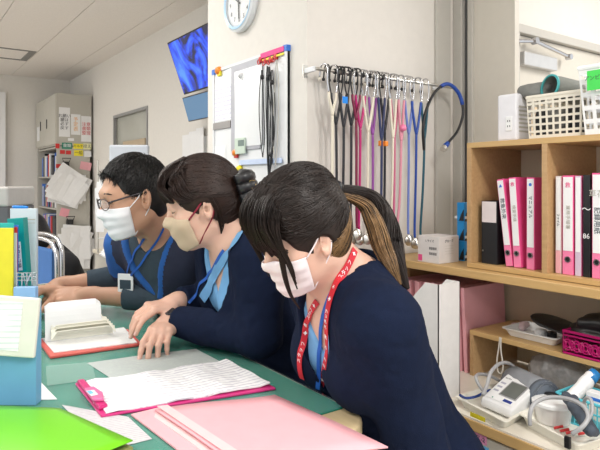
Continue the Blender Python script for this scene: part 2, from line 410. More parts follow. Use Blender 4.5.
def paper_bundle(n, cx, cy, w, h, tilt, label, seed, hook):
    random.seed(seed)
    t = thing('paper_bundle', at(cx, cy, Y=CY0 - 0.02), label, 'papers', 'paper bundles on the cabinet')
    mb = MB()
    for k in range(n):
        c = at(cx + random.uniform(-5, 6), cy + random.uniform(-4, 7), Y=CY0 - 0.02 - 0.006 * k)
        M = Matrix.Translation(c) @ Matrix.Rotation(math.radians(tilt + random.uniform(-26, 16)), 4, 'Y') @ Matrix.Rotation(math.radians(3), 4, 'X')
        rows = [[M @ Vector((w * (i / 5 - .5), -0.012 * math.sin(i * 1.1 + k) - 0.02 * (j / 5) ** 2, h * (.5 - j / 5))) for i in range(6)] for j in range(6)]
        mb.grid(rows, 0.002)
    mb.build('sheets', PAPER, t)
    hk = at(*hook, Y=CY0 - 0.05)
    MB().box((hk.x - 0.035, CY0 - 0.07, hk.z - 0.03), (hk.x + 0.035, CY0 - 0.002, hk.z + 0.03)).tube([hk + Vector((-.03, -.02, .02)), hk + Vector((-.05, -.03, .07)), hk + Vector((.05, -.03, .07)), hk + Vector((.03, -.02, .02))], 0.006).build('clip', BLACK, t)
    return t
paper_bundle(10, 69, 185, 0.36, 0.33, 24, 'upper bundle of white papers clipped to the grey cabinet side', 3, (66, 164))
paper_bundle(9, 74, 246, 0.34, 0.42, 24, 'lower bundle of white papers clipped to the grey cabinet side', 5, (70, 222))
# files inside the open lower tier
random.seed(4)
k = 0
for z in (1.242, 0.842, 0.442):
    y = CY0 + 0.05
    while y < CY1 - 0.1:
        w = random.choice((0.03, 0.05, 0.07)); h = random.uniform(0.24, 0.31)
        if random.random() < 0.7:
            col = random.choice((BLUEP, GREYM, WHITE, BLACK, REDP, INK))
            tag(MB().box((CX0 + 0.05, y, z), (CX0 + 0.3, y + w - 0.004, z + h)).build('file_folder', col), 'upright document file inside the open tier of the grey cabinet', 'file', 'files in the grey cabinet')
        y += w; k += 1
# ------------------------------------------------------------------ smooth body modelling: fields of blended volumes turned into one surface
def V3(p): return np.array(tuple(p), float)
def smin(a, b, k):
    if k <= 0: return np.minimum(a, b)
    h = np.clip(0.5 + 0.5 * (b - a) / k, 0, 1)
    return b + (a - b) * h - k * h * (1 - h)

class Field:
    def __init__(s): s.ops = []; s.disp = None
    def _put(s, fn, lo, hi, k, mode): s.ops.append((fn, np.array(lo) - k - 0.035, np.array(hi) + k + 0.035, k, mode)); return s
    def cone(s, a, b, ra, rb, k=0.02, mode='u', flat=False):
        a = V3(a); b = V3(b); ab = b - a; L2 = ab @ ab; L = math.sqrt(L2)
        def fn(P):
            q = P - a; t = np.clip(q @ ab / L2, 0, 1)
            d = np.linalg.norm(q - t[:, None] * ab, axis=1) - (ra + (rb - ra) * t)
            if flat:
                tt = q @ ab / L
                d = np.maximum(d, np.maximum(tt - L, -tt if flat == 2 else -1))
            return d
        r = max(ra, rb)
        return s._put(fn, np.minimum(a, b) - r, np.maximum(a, b) + r, k, mode)
    def ell(s, c, r, R=None, k=0.02, mode='u'):
        c = V3(c); r = V3(r); R = np.eye(3) if R is None else np.array(R)
        def fn(P):
            q = (P - c) @ R
            k0 = np.linalg.norm(q / r, axis=1); k1 = np.linalg.norm(q / (r * r), axis=1) + 1e-9
            return np.where(k0 < 0.02, -r.min(), k0 * (k0 - 1) / k1)
        e = np.abs(R) @ r
        return s._put(fn, c - e, c + e, k, mode)
    def func(s, fn, lo, hi, k=0.005, mode='s'): return s._put(fn, lo, hi, k, mode)
    def __call__(s, P):
        P = np.asarray(P, float); d = np.full(len(P), 0.08)
        for fn, lo, hi, k, mode in s.ops:
            m = np.all((P > lo) & (P < hi), axis=1)
            if not m.any(): continue
            v = fn(P[m])
            if mode == 'u': d[m] = smin(d[m], v, k)
            else: d[m] = -smin(-d[m], v, k)
        if s.disp is not None: d = d + s.disp(P) * (d < 0.03)
        return d
    def grad(s, P, e=0.002):
        g = np.stack([s(P + np.eye(3)[i] * e) - s(P - np.eye(3)[i] * e) for i in range(3)], 1)
        return g / (np.linalg.norm(g, axis=1, keepdims=True) + 1e-9)
    def snap(s, P, off=0.0, it=4):
        P = np.array(P, float)
        for _ in range(it):
            d = s(P) - off
            P = P - np.clip(d, -0.03, 0.03)[:, None] * s.grad(P) * 0.9
        return P
    def bounds(s):
        lo = np.min([o[1] for o in s.ops if o[4] == 'u'], axis=0); hi = np.max([o[2] for o in s.ops if o[4] == 'u'], axis=0)
        return lo, hi
    def mesh(s, res):
        lo, hi = s.bounds(); B = 8; bs = B * res
        n = np.ceil((hi - lo) / bs).astype(int) + 1
        gi = np.stack(np.meshgrid(*[np.arange(k) for k in n], indexing='ij'), -1).reshape(-1, 3)
        cd = s(lo + (gi + 0.5) * bs)
        act = gi[np.abs(cd) < bs * 0.95 + 0.012]
        lat = np.stack(np.meshgrid(*[np.arange(B + 1)] * 3, indexing='ij'), -1).reshape(-1, 3)
        N = n * B + 2; st = np.array([N[1] * N[2], N[2], 1], dtype=np.int64)
        keys = []; pos = []; quads = []
        for c0 in range(0, len(act), 600):
            A = act[c0:c0 + 600]
            G = (A[:, None, :] * B + lat[None]).astype(np.int64)
            val = s((lo + G.reshape(-1, 3) * res)).reshape(len(A), B + 1, B + 1, B + 1)
            g0 = (A * B)[:, None, None, None, :] + np.stack(np.meshgrid(*[np.arange(B)] * 3, indexing='ij'), -1)[None]
            cor = {}
            for dx in (0, 1):
                for dy in (0, 1):
                    for dz in (0, 1): cor[dx, dy, dz] = val[:, dx:dx + B, dy:dy + B, dz:dz + B]
            neg = sum((cor[c] < 0).astype(np.int8) for c in cor)
            m = (neg > 0) & (neg < 8)
            cv = {c: cor[c][m] for c in cor}; g = g0[m]
            if not len(g): continue
            acc = np.zeros((len(g), 3)); cnt = np.zeros(len(g))
            for ax in range(3):
                for u in (0, 1):
                    for w in (0, 1):
                        a = [0, 0, 0]; o = [i for i in range(3) if i != ax]; a[o[0]] = u; a[o[1]] = w
                        b = list(a); b[ax] = 1
                        va, vb = cv[tuple(a)], cv[tuple(b)]
                        x = (va < 0) != (vb < 0)
                        t = np.where(x, va / np.where(x, va - vb, 1), 0)
                        p = np.array(a, float)[None] + np.zeros((len(g), 3)); p[:, ax] += t
                        acc += p * x[:, None]; cnt += x
            pos.append(lo + (g + acc / cnt[:, None]) * res); kk = g @ st; keys.append(kk)
            for ax in range(3):
                b = [0, 0, 0]; b[ax] = 1
                va, vb = cv[0, 0, 0], cv[tuple(b)]
                x = (va < 0) != (vb < 0)
                o1, o2 = (ax + 1) % 3, (ax + 2) % 3
                q = kk[x]; s1, s2 = st[o1], st[o2]
                Q = np.stack([q, q - s1, q - s1 - s2, q - s2], 1)
                fl = (va[x] < 0); Q[~fl] = Q[~fl][:, ::-1]
                quads.append(Q)
        keys = np.concatenate(keys); pos = np.concatenate(pos); Q = np.concatenate(quads)
        o = np.argsort(keys); keys = keys[o]; pos = pos[o]
        idx = np.searchsorted(keys, Q); idx = np.clip(idx, 0, len(keys) - 1)
        ok = (keys[idx] == Q).all(1)
        return pos, idx[ok]

def mesh_obj(name, pos, quads, m, parent=None):
    me = bpy.data.meshes.new(name)
    me.vertices.add(len(pos)); me.vertices.foreach_set('co', np.asarray(pos, np.float32).ravel())
    me.loops.add(len(quads) * 4); me.loops.foreach_set('vertex_index', np.asarray(quads, np.int32).ravel())
    me.polygons.add(len(quads)); me.polygons.foreach_set('loop_start', np.arange(len(quads), dtype=np.int32) * 4)
    me.polygons.foreach_set('loop_total', np.full(len(quads), 4, np.int32)) if False else None
    me.update(calc_edges=True)
    me.polygons.foreach_set('use_smooth', np.ones(len(quads), bool))
    for mm in (m if isinstance(m, (list, tuple)) else [m]): me.materials.append(mm)
    o = bpy.data.objects.new(name, me); COL.objects.link(o)
    if parent is not None: o.parent = parent; o.matrix_parent_inverse = parent_inv(parent)
    return o

_r = np.random.RandomState(3)
_K = _r.normal(size=(10, 3)); _K /= np.linalg.norm(_K, axis=1, keepdims=True); _PH = _r.uniform(0, 6.28, 10)
def folds(P, wl=0.07, seed=0):
    """soft cloth folds, 0..1"""
    w = P + 0.012 * np.sin(P[:, [1, 2, 0]] * 23 + seed) 
    v = 0
    for i in range(5):
        K = _K[(i + seed) % 10] * 2 * PI / (wl * (0.8 + 0.25 * i))
        v = v + (1 - np.abs(np.sin(w @ K * 0.5 + _PH[i] + seed))) ** 2
    return v / 5

def basis(f, u):
    f = Vector(f).normalized(); u = Vector(u); u = (u - f * u.dot(f)).normalized(); l = u.cross(f)
    return f, l, u
def rot(f, l, u): return np.array([tuple(f), tuple(l), tuple(u)]).T

class Head:
    """head frame: x to the face, y to the person's left, z to the crown; origin between the ears"""
    def __init__(s, o, yaw, pitch, roll=0.0, sc=1.0):
        s.M = Matrix.Translation(o) @ Matrix.Rotation(math.radians(yaw), 4, 'Z') @ Matrix.Rotation(math.radians(pitch), 4, 'Y') @ Matrix.Rotation(math.radians(roll), 4, 'X')
        s.R = np.array(s.M.to_3x3()); s.sc = sc; s.o = V3(o)
    def p(s, x, y, z): return Vector(s.M @ Vector((x * s.sc, y * s.sc, z * s.sc)))
    def w(s, A): return s.o + (np.asarray(A) * s.sc) @ s.R.T
    def ell(s, F, c, r, k=0.02, mode='u', Rl=None):
        R = s.R if Rl is None else s.R @ np.array(Rl.to_3x3())
        F.ell(s.p(*c), [x * s.sc for x in r], R, k, mode)
    def cone(s, F, a, b, ra, rb, k=0.02, mode='u'): F.cone(s.p(*a), s.p(*b), ra * s.sc, rb * s.sc, k, mode)

def head_prims(F, h, man=False, ears=True):
    w = 1.05 if man else 1.0
    h.ell(F, (-.010, 0, .030), (.093, .074 * w, .088), 0.03)
    h.ell(F, (.030, 0, -.015), (.056, .060 * w, .078), 0.03)
    h.ell(F, (.030, 0, -.062), (.047, .048 * w, .040), 0.03)
    h.cone(F, (-.005, .048 * w, -.055), (.055, .018, -.092), .018, .017, 0.025)
    h.cone(F, (-.005, -.048 * w, -.055), (.055, -.018, -.092), .018, .017, 0.025)
    h.ell(F, (.070, 0, -.093), (.017, .020, .016), 0.02)
    for y in (-1, 1):
        h.ell(F, (.055, y * .036, -.028), (.027, .024, .025), 0.02)
        h.ell(F, (.093, y * .031, .010), (.017, .019, .012), 0.010, 's')
        h.ell(F, (.0735, y * .031, .010), (.0135, .0145, .0125), 0.004)
    h.cone(F, (.079, -.030, .030), (.079, .030, .030), .012, .012, 0.02)
    h.cone(F, (.084, 0, .018), (.104, 0, -.022), .007, .0095, 0.012)
    for y in (-1, 1): h.ell(F, (.093, y * .011, -.026), (.010, .007, .007), 0.006)
    h.ell(F, (.086, 0, -.050), (.009, .022, .0055), 0.006)
    h.ell(F, (.084, 0, -.061), (.009, .019, .0065), 0.006)
    if ears:
        for y in (-1, 1):
            T = Matrix.Rotation(math.radians(-14), 4, 'Y') @ Matrix.Rotation(math.radians(20 * y), 4, 'Z')
            yy = y * .078 * w
            h.ell(F, (-.006, yy, -.004), (.0175, .0065, .031), 0.006, 'u', T)
            h.ell(F, (-.003, yy + y * .0065, .006), (.0095, .006, .018), 0.004, 's', T)
            h.ell(F, (-.001, yy + y * .005, -.008), (.008, .009, .009), 0.004, 's', T)
            h.ell(F, (.000, yy + y * .003, -.027), (.008, .0045, .008), 0.004)

def torso_prims(F, S, off=0.0, arms=True, neck=True, legs=True, sleeve=(1.0, 1.0), aoff=None, sk=1.0, slv_start=0):
    aoff = off if aoff is None else aoff
    C, Pv = S['C'], S['P']; f, l, u = S['f'], S['l'], S['u']; R = rot(f, l, u)
    fp, lp, up = basis(S['f'], (0, 0, 1)); fp = Vector((f.x, f.y, 0)).normalized(); lp = Vector((0, 0, 1)).cross(fp); Rp = rot(fp, lp, Vector((0, 0, 1)))
    m = S.get('bulk', 1.0)
    mid = C.lerp(Pv, 0.55) + (-f) * 0.012
    F.ell(C - u * 0.075, (.100 * m + off, .145 * m + off, .165 + off), R, 0.04)
    F.ell(mid, (.098 * m + off, .130 * m + off, .17 + off), R, 0.05)
    F.ell(Pv, (.125 * m + off, .165 * m + off, .115 + off), Rp, 0.05)
    if S.get('female'):
        for y in (-1, 1): F.ell(C + f * 0.068 + l * 0.07 * y - u * 0.105, (.052 + off, .058 + off, .058 + off), R, 0.04)
    F.cone(S['C7'] - u * 0.03, C.lerp(S['SL'], 0.75), .046 + off, .044 + off, 0.05)
    F.cone(S['C7'] - u * 0.03, C.lerp(S['SR'], 0.75), .046 + off, .044 + off, 0.05)
    for side, (sh, el, wr) in (('L', (S['SL'], S['EL'], S['WL'])), ('R', (S['SR'], S['ER'], S['WR']))):
        sl = sleeve[0 if side == 'L' else 1]
        F.cone(sh, sh + (el - sh) * 0.3, .056 * sk + off, .050 * sk + aoff, 0.04)
        if sl > 0.6:
            F.cone(sh, el, .052 * sk + aoff, .042 * sk + aoff, 0.02)
            t = (sl - 0.6) / 0.4 if sl != 1 else 1
            F.cone(el, el.lerp(wr, t), .041 * sk + aoff, (.041 - .015 * t) * sk + aoff, 0.015, flat=1 if aoff > 0.003 else False)
        else:
            F.cone(sh, sh.lerp(el, sl / 0.6), .052 * sk + aoff, (.052 - .01 * sl / .6) * sk + aoff, 0.02, flat=1)
    if legs:
        for y in (-1, 1):
            hip = Pv + lp * .085 * y - Vector((0, 0, .02)); kn = S['K'] + lp * .09 * y; an = S['A'] + lp * .09 * y
            F.cone(hip, kn, .078 + off, .056 + off, 0.05)
            F.cone(kn, kn.lerp(an, 0.4), .055 + off, .052 + off, 0.02)
            F.cone(kn.lerp(an, 0.4), an, .052 + off, .036 + off, 0.02)
            if off < 0.004: F.cone(an, an + fp * .12 - Vector((0, 0, .03)), .034, .028, 0.02)

def hand_prims(F, wr, x, z, side, curl=(30, 30, 30, 30), thumb=(35, 25), sc=1.0, spread=4, pip=1.1, k0=0.012):
    """wr wrist point, x towards the fingers, z out of the back of the hand; side +1: thumb towards +y"""
    x = Vector(x).normalized(); z = Vector(z); z = (z - x * z.dot(x)).normalized(); y = z.cross(x) * side
    def P(a, b, c): return wr + (x * a + y * b + z * c) * sc
    R = rot(x, y, z)
    F.ell(P(.045, .002, -.002), (.050 * sc, .040 * sc, .0145 * sc), R, k0)
    F.ell(P(.070, .0, .000), (.026 * sc, .038 * sc, .0125 * sc), R, 0.01)
    F.ell(P(.035, .022, -.010), (.030 * sc, .018 * sc, .015 * sc), R, 0.012)
    F.ell(P(.040, -.022, -.008), (.034 * sc, .014 * sc, .013 * sc), R, 0.012)
    F.cone(P(-.02, 0, 0), P(.012, 0, 0), .026 * sc, .024 * sc, 0.015)
    rows = ((.088, .027, .042, .026, .020, .0088), (.092, .009, .047, .029, .021, .0090), (.088, -.010, .043, .027, .020, .0086), (.080, -.027, .033, .020, .018, .0077))
    tips = []
    for i, (bx, by, l1, l2, l3, r) in enumerate(rows):
        a = math.radians(curl[i] if hasattr(curl, '__len__') else curl); sp = math.radians((1.3 - i) * spread)
        d = Vector((math.cos(a) * math.cos(sp), math.sin(sp), -math.sin(a)))
        p0 = Vector((bx - .012, by, .001)); p1 = Vector((bx, by, .001)) + d * l1
        a2 = a * (1 + pip); d2 = Vector((math.cos(a2), math.sin(sp) * .5, -math.sin(a2))); p2 = p1 + d2 * l2
        a3 = a2 + a * 0.55; d3 = Vector((math.cos(a3), 0, -math.sin(a3))); p3 = p2 + d3 * l3
        F.cone(P(*p0), P(*p1), (r + .0008) * sc, r * sc, 0.0035)
        F.ell(P(*p1), (r * 1.04 * sc,) * 3, None, 0.003)
        F.cone(P(*p1), P(*p2), r * sc, r * .9 * sc, 0.002)
        F.cone(P(*p2), P(*p3), r * .9 * sc, r * .72 * sc, 0.002)
        F.ell(P(bx - .004, by, .007), (.009 * sc, .007 * sc, .006 * sc), R, 0.006)
        n = d3.cross(Vector((0, 1, 0))).normalized()
        if n.z < 0: n = -n
        tips.append((P(*(p3 - d3 * .002 + n * r * .62)), (x * d3.x + y * d3.y + z * d3.z), (x * n.x + y * n.y + z * n.z), r * .62 * sc))
    ta, tb = math.radians(thumb[0]), math.radians(thumb[1])
    d = Vector((math.cos(ta), math.sin(ta), -math.sin(tb))).normalized()
    q0 = Vector((.018, .020, -.008)); q1 = q0 + d * .044
    d2 = Vector((math.cos(ta * .6), math.sin(ta * .6), -math.sin(tb * 1.2))).normalized(); q2 = q1 + d2 * .032
    d3 = Vector((math.cos(ta * .3), math.sin(ta * .3), -math.sin(tb * 1.5))).normalized(); q3 = q2 + d3 * .024
    F.cone(P(*q0), P(*q1), .0155 * sc, .0115 * sc, 0.008); F.cone(P(*q1), P(*q2), .0112 * sc, .0100 * sc, 0.003); F.cone(P(*q2), P(*q3), .0100 * sc, .0080 * sc, 0.003)
    return tips

def strands(name, paths, r, m, parent, taper=0.35):
    """paths (S,T,3) -> many fine three-sided hairs in one mesh"""
    A = np.asarray(paths, float); S, T, _ = A.shape
    t = np.gradient(A, axis=1); t /= np.linalg.norm(t, axis=2, keepdims=True) + 1e-9
    ref = np.array([0.31, 0.52, 0.79]); n = np.cross(t, ref); n /= np.linalg.norm(n, axis=2, keepdims=True) + 1e-9; b = np.cross(t, n)
    rr = (np.ones(S) * r if np.isscalar(r) else np.asarray(r))[:, None, None] * (taper + (1 - taper) * np.sin(np.linspace(0.35, PI - 0.15, T)))[None, :, None]
    V = np.stack([A + (n * math.cos(a) + b * math.sin(a)) * rr for a in (0, 2.094, 4.189)], 2)      # S,T,3,3
    idx = np.arange(S * T * 3).reshape(S, T, 3)
    q = [np.stack([idx[:, :-1, k], idx[:, :-1, (k + 1) % 3], idx[:, 1:, (k + 1) % 3], idx[:, 1:, k]], -1).reshape(-1, 4) for k in range(3)]
    return V.reshape(-1, 3), np.concatenate(q)

def bez(pts, T):
    """smooth curve (Catmull-Rom) through points (...,N,3)"""
    P = np.asarray(pts, float); N = P.shape[-2]
    E = np.concatenate([2 * P[..., :1, :] - P[..., 1:2, :], P, 2 * P[..., -1:, :] - P[..., -2:-1, :]], axis=-2)
    out = []
    for s_ in np.linspace(0, N - 1 - 1e-6, T):
        i = int(s_); t = s_ - i
        p0, p1, p2, p3 = (E[..., i + j, :] for j in range(4))
        out.append(0.5 * ((2 * p1) + (-p0 + p2) * t + (2 * p0 - 5 * p1 + 4 * p2 - p3) * t * t + (-p0 + 3 * p1 - 3 * p2 + p3) * t ** 3))
    return np.stack(out, axis=-2)

def flow_hair(F, pos, rng, n, root, length, steps, h, jitter=.12, keep=None, lift=.0010):
    """hairs lying on a surface and running towards a root point"""
    P = pos[rng.randint(0, len(pos), n)].copy()
    if keep is not None: P = P[keep(P)]
    rt = h.w(np.array([root]))[0]; out = [P]; j = rng.normal(0, jitter, P.shape)
    for _ in range(steps - 1):
        g = F.grad(P); d = rt - P; dist = np.linalg.norm(d, axis=1, keepdims=True); d = d / (dist + 1e-6) + j
        d -= g * np.sum(d * g, 1)[:, None]; d /= np.linalg.norm(d, axis=1, keepdims=True) + 1e-9
        P = F.snap(P + d * np.minimum(length / steps, dist * .5), lift, 2); out.append(P)
    A = np.stack(out, 1); A += rng.normal(0, .0004, (len(A), 1, 3))
    q = ((A - h.o) @ h.R) / h.sc; q[..., 1] = np.abs(q[..., 1]) - .08
    A = A[np.linalg.norm(q - np.array([.002, 0, -.012]), axis=2).min(1) > .036]
    return A

def lock(guide, rad, n, T=16, rng=None, flat=1.0):
    """bundle of n hairs round a guide; rad per guide point"""
    rng = rng or np.random.RandomState(1)
    G = bez(np.array([tuple(p) for p in guide]), T); Rr = np.interp(np.linspace(0, 1, T), np.linspace(0, 1, len(rad)), rad)
    t = np.gradient(G, axis=0); t /= np.linalg.norm(t, axis=1, keepdims=True)
    ref = np.array([0.2, 0.1, 0.97]) if abs(t[T // 2, 2]) < 0.9 else np.array([0.9, 0.3, 0.1])
    a = np.cross(t, ref); a /= np.linalg.norm(a, axis=1, keepdims=True); b = np.cross(t, a)
    ang = rng.uniform(0, 2 * PI, n); q = np.sqrt(rng.uniform(0.15, 1, n))
    wob = 0.12 * np.sin(np.linspace(0, 6, T)[None] + rng.uniform(0, 6, n)[:, None])
    ca = (np.cos(ang) * q)[:, None] + wob; sa = (np.sin(ang) * q)[:, None] * flat + wob * 0.5
    return G[None] + a[None] * (ca * Rr)[..., None] + b[None] * (sa * Rr)[..., None]

def trace(F, px, py, d0=0.6, d1=2.6):
    """where the sight line meets the surface of a field"""
    u = (px - 300) / 575; v = (182 - py) / 575
    r = np.array([FX + u * FY, FY - u * FX, v]); o = np.array([0, 0, CH]); t = d0
    for _ in range(300):
        d = float(F((o + r * t)[None])[0])
        if d < 0.0006: break
        t += max(min(d, 0.02) * 0.7, 0.0006)
        if t > d1: break
    return o + r * t

def ribbon(name, F, pts, width, m, parent, thick=0.0012, T=40, off=0.001, it=3, chars=None):
    G = bez(np.array([tuple(p) for p in pts]), T)
    G = F.snap(G, off, it); N = F.grad(G, 0.006)
    for _ in range(10): G[1:-1] = (G[:-2] + 2 * G[1:-1] + G[2:]) / 4; N[1:-1] = (N[:-2] + 2 * N[1:-1] + N[2:]) / 4
    for _ in range(3):
        G = G + N * np.maximum(0, off + .0012 - F(G))[:, None]
        G[1:-1] = (G[:-2] + 2 * G[1:-1] + G[2:]) / 4
    t = np.gradient(G, axis=0); t /= np.linalg.norm(t, axis=1, keepdims=True)
    s = np.cross(N, t); s /= np.linalg.norm(s, axis=1, keepdims=True)
    N2 = np.cross(t, s)
    rows = [[Vector(G[i] + s[i] * width * q) for q in (0.5, 0.0, -0.5)] for i in range(T)]
    V = []; 
    for i in range(T):
        for a, b in ((.5, 0), (-.5, 0), (-.5, 1), (.5, 1)): V.append(G[i] + s[i] * width * a + N2[i] * thick * b)
    Q = [(i * 4 + k, i * 4 + (k + 1) % 4, (i + 1) * 4 + (k + 1) % 4, (i + 1) * 4 + k) for i in range(T - 1) for k in range(4)]
    Q += [(3, 2, 1, 0), tuple((T - 1) * 4 + k for k in range(4))]
    o = MB().add(V, Q).build(name, m, parent)
    return o, G, t, s, N2
# ------------------------------------------------------------------ people
SKIN = mat('skin', (0.68, 0.42, 0.32), rough=0.5, var=0.03, scale=18, sss=0.12, bump=0.05, bscale=300, spec=0.4)
SKINM = mat('skin_tan', (0.52, 0.29, 0.19), rough=0.5, var=0.04, scale=18, sss=0.12, bump=0.06, bscale=300, spec=0.4)
def hairmat(name, c1, c2, rough=0.46): return mat(name, c1, rough=rough, col2=c2, var=0.2, scale=60, spec=0.35)
HAIR1 = hairmat('hair_dark_brown', (0.008, 0.005, 0.004), (0.026, 0.014, 0.010))
HAIR2 = hairmat('hair_brown', (0.014, 0.007, 0.005), (0.042, 0.020, 0.014))
HAIRM = hairmat('hair_black', (0.006, 0.005, 0.005), (0.022, 0.019, 0.018))
HAIRB = hairmat('hair_bleached', (0.09, 0.045, 0.02), (0.42, 0.24, 0.10))
MASKW = mat('mask_white', (0.82, 0.81, 0.83), rough=0.85, var=0.01, bump=0.08, bscale=700)
MASKP = mat('mask_pale_pink', (0.80, 0.71, 0.72), rough=0.85, var=0.01, bump=0.08, bscale=700)
MASKB = mat('mask_beige', (0.56, 0.43, 0.30), rough=0.85, var=0.02, bump=0.08, bscale=700)
SHIRTB = mat('light_blue_cloth', (0.16, 0.38, 0.66), rough=0.85, var=0.06, scale=40, bump=0.2, bscale=500)
ROYAL = mat('royal_blue_cloth', (0.015, 0.10, 0.36), rough=0.85, var=0.08, scale=40, bump=0.2, bscale=500)
SLATE = mat('slate_cloth', (0.035, 0.055, 0.075), rough=0.9, var=0.1, scale=60, bump=0.25, bscale=500)
NAVYM = mat('navy_scrub_cloth', (0.018, 0.022, 0.05), rough=0.85, var=0.1, scale=40, bump=0.2, bscale=500)
LANB = mat('blue_strap', (0.01, 0.10, 0.45), rough=0.6)
LANR = mat('red_strap', (0.55, 0.015, 0.03), rough=0.6)
NAILM = mat('nail', (0.72, 0.45, 0.38), rough=0.25)
SHOE = mat('white_shoe', (0.6, 0.6, 0.6), rough=0.5)

def stool(x, y, top, label):
    t = thing('stool', (x, y, 0), label, 'stool', 'round stools along the desk')
    MB().lathe([(0.0, top - .07), (.15, top - .07), (.175, top - .055), (.18, top - .03), (.165, top - .008), (.10, top), (0, top)], (x, y, 0), n=32).build('seat', mat('stool_vinyl', (0.08, 0.09, 0.10), rough=0.5), t, smooth=True)
    MB().lathe([(.022, .09), (.022, top - .07)], (x, y, 0), n=16).build('column', CHROME, t)
    for k in range(5):
        a = k * 2 * PI / 5
        MB().tube([(x + .02 * math.cos(a), y + .02 * math.sin(a), .09), (x + .18 * math.cos(a), y + .18 * math.sin(a), .065)], [.02, .014], n=8).build('foot', BLACK, t)
        MB().lathe([(0, -.012), (.025, -.012), (.025, .012), (0, .012)], (x + .18 * math.cos(a), y + .18 * math.sin(a), .026), n=14, axis='x').build('castor', BLACK, t)

def surgical_mask(F, h, m, parent, z0=-.003, z1=-.105, wide=1.25, pleats=3, tent=0.012, beak=False, loopm=None, x0=.02, loops=1):
    """cloth sheet in front of nose, mouth and chin"""
    nz, na = 26, 36
    rows = []
    G = np.zeros((nz, na, 3))
    for i in range(nz):
        t = i / (nz - 1); z = z0 + (z1 - z0) * t
        for j in range(na):
            a = (j / (na - 1) - .5) * 2
            ang = a * wide
            z_ = z - (.006 if pleats else .016) * abs(a) * (1 - 2 * t) * 1.0
            G[i, j] = (math.cos(ang), math.sin(ang), z_)
    c = np.zeros_like(G); c[..., 0] = x0; c[..., 2] = G[..., 2]
    d = G.copy(); d[..., 2] = 0
    # march outwards from beyond the face back to it
    r = np.full(G.shape[:2], 0.155)
    for _ in range(60):
        P = h.w((c + d * r[..., None]).reshape(-1, 3)); v = F(P).reshape(r.shape)
        r -= np.clip(v - 0.003, -0.004, 0.01) / h.sc
        r = np.clip(r, 0.03, 0.16)
    # bridge hollows: smooth and tent the sheet
    for _ in range(14 if not beak else 10):
        rn = r.copy(); rn[1:-1, 1:-1] = np.maximum(r[1:-1, 1:-1], (r[:-2, 1:-1] + r[2:, 1:-1] + r[1:-1, :-2] + r[1:-1, 2:]) / 4)
        r = rn
    tt = np.linspace(0, 1, nz)[:, None]; aa = np.linspace(-1, 1, na)[None]
    r = r + tent * np.sin(PI * np.clip(tt, 0, 1)) ** (.7 if pleats else 1.2) * np.cos(aa * PI / 2) ** .8
    if pleats:
        r = r + 0.0032 * (np.abs(((tt * (pleats + 1.0)) % 1) - .5) * 2 - .4) * (np.cos(aa * PI / 2) ** .5)
    else:
        r = r + 0.002 * np.exp(-(aa / .2) ** 2) * np.sin(PI * tt)
    A = h.w((c + d * r[..., None]).reshape(-1, 3)).reshape(nz, na, 3)
    rows = [[Vector(A[i, na - 1 - j]) for j in range(na)] for i in range(nz)]
    o = MB().grid(rows, 0.0016).build('face_mask', m, parent, smooth=True)
    o['label'] = 'face mask'
    for y, j in ((1, na - 1), (-1, 0)):
        pa, pb = A[1, j], A[nz - 2, j]
        e1 = h.p(-.004, y * .079, .022); e2 = h.p(-.020, y * .078, .0); e3 = h.p(-.010, y * .078, -.030)
        pts = bez(np.array([tuple(pa), tuple((Vector(pa) + e1) / 2 + (h.p(0, y, 0) - h.p(0, 0, 0)) * .003), tuple(e1), tuple(e2), tuple(e3), tuple((Vector(pb) + e3) / 2), tuple(pb)]), 28)
        MB().tube([Vector(p) for p in pts], .0016 if loops == 1 else .0026, n=6, flat=None if loops == 1 else (1, .5)).build('ear_loop', loopm or m, o, smooth=True)
    return o

def finish_person(F, name, skin, label, res=0.0034):
    pos, q = F.mesh(res)
    o = mesh_obj(name, pos, q, skin)
    return tag(o, label, 'person')

def garment(name, F, m, parent, res=0.0055):
    pos, q = F.mesh(res)
    return mesh_obj(name, pos, q, m, parent)

def nails(tips, parent):
    for p, d, n, w in tips:
        M = frame(p + n * 0.0005, d, n.cross(d)); 
        R = Matrix((Vector(d).normalized(), n.cross(d).normalized(), n)).transposed().to_4x4(); R.translation = p
        mb = MB(); rows = [[R @ Vector((a * .0055, b * w, .0012 - b * b * .0022)) for b in (-1, -.5, 0, .5, 1)] for a in (-1, -.3, .5, 1)]
        mb.grid(rows, -.0008).build('nail', NAILM, parent, smooth=True)

def vcut(S, w_top, w_bot, ztop, depth, soft=.7, shift=0.0, back=0.045):
    """V shaped opening at the front of a garment: full width w_top at the neck narrowing to w_bot at depth"""
    C, f, l, u = S['C7'], S['f'], S['l'], S['u']; o = V3(C); f_, l_, u_ = V3(f), V3(l), V3(u)
    def fn(P):
        q = P - o; y = q @ l_ - shift; z = q @ u_; x = q @ f_
        t = np.clip((ztop - z) / depth, 0, 1)
        w = w_top + (w_bot - w_top) * t
        d = (np.abs(y) - w) * soft
        d = np.maximum(d, -(x - back + .0)); d = np.maximum(d, (ztop - depth) - z); d = np.maximum(d, x - .17)
        return -(-d)
    lo = o - .5; hi = o + .5
    return fn, lo, hi

def body_spec(C, P, C7, SL, SR, EL, WL, ER, WR, K, A, f, **k):
    C, P = Vector(C), Vector(P); u = (C - P).normalized(); f = Vector(f)
    l = u.cross(f).normalized(); f = l.cross(u).normalized()
    S = dict(C=C, P=P, C7=Vector(C7), SL=Vector(SL), SR=Vector(SR), EL=Vector(EL), WL=Vector(WL), ER=Vector(ER), WR=Vector(WR), K=Vector(K), A=Vector(A), f=f, l=l, u=u)
    S.update(k); return S

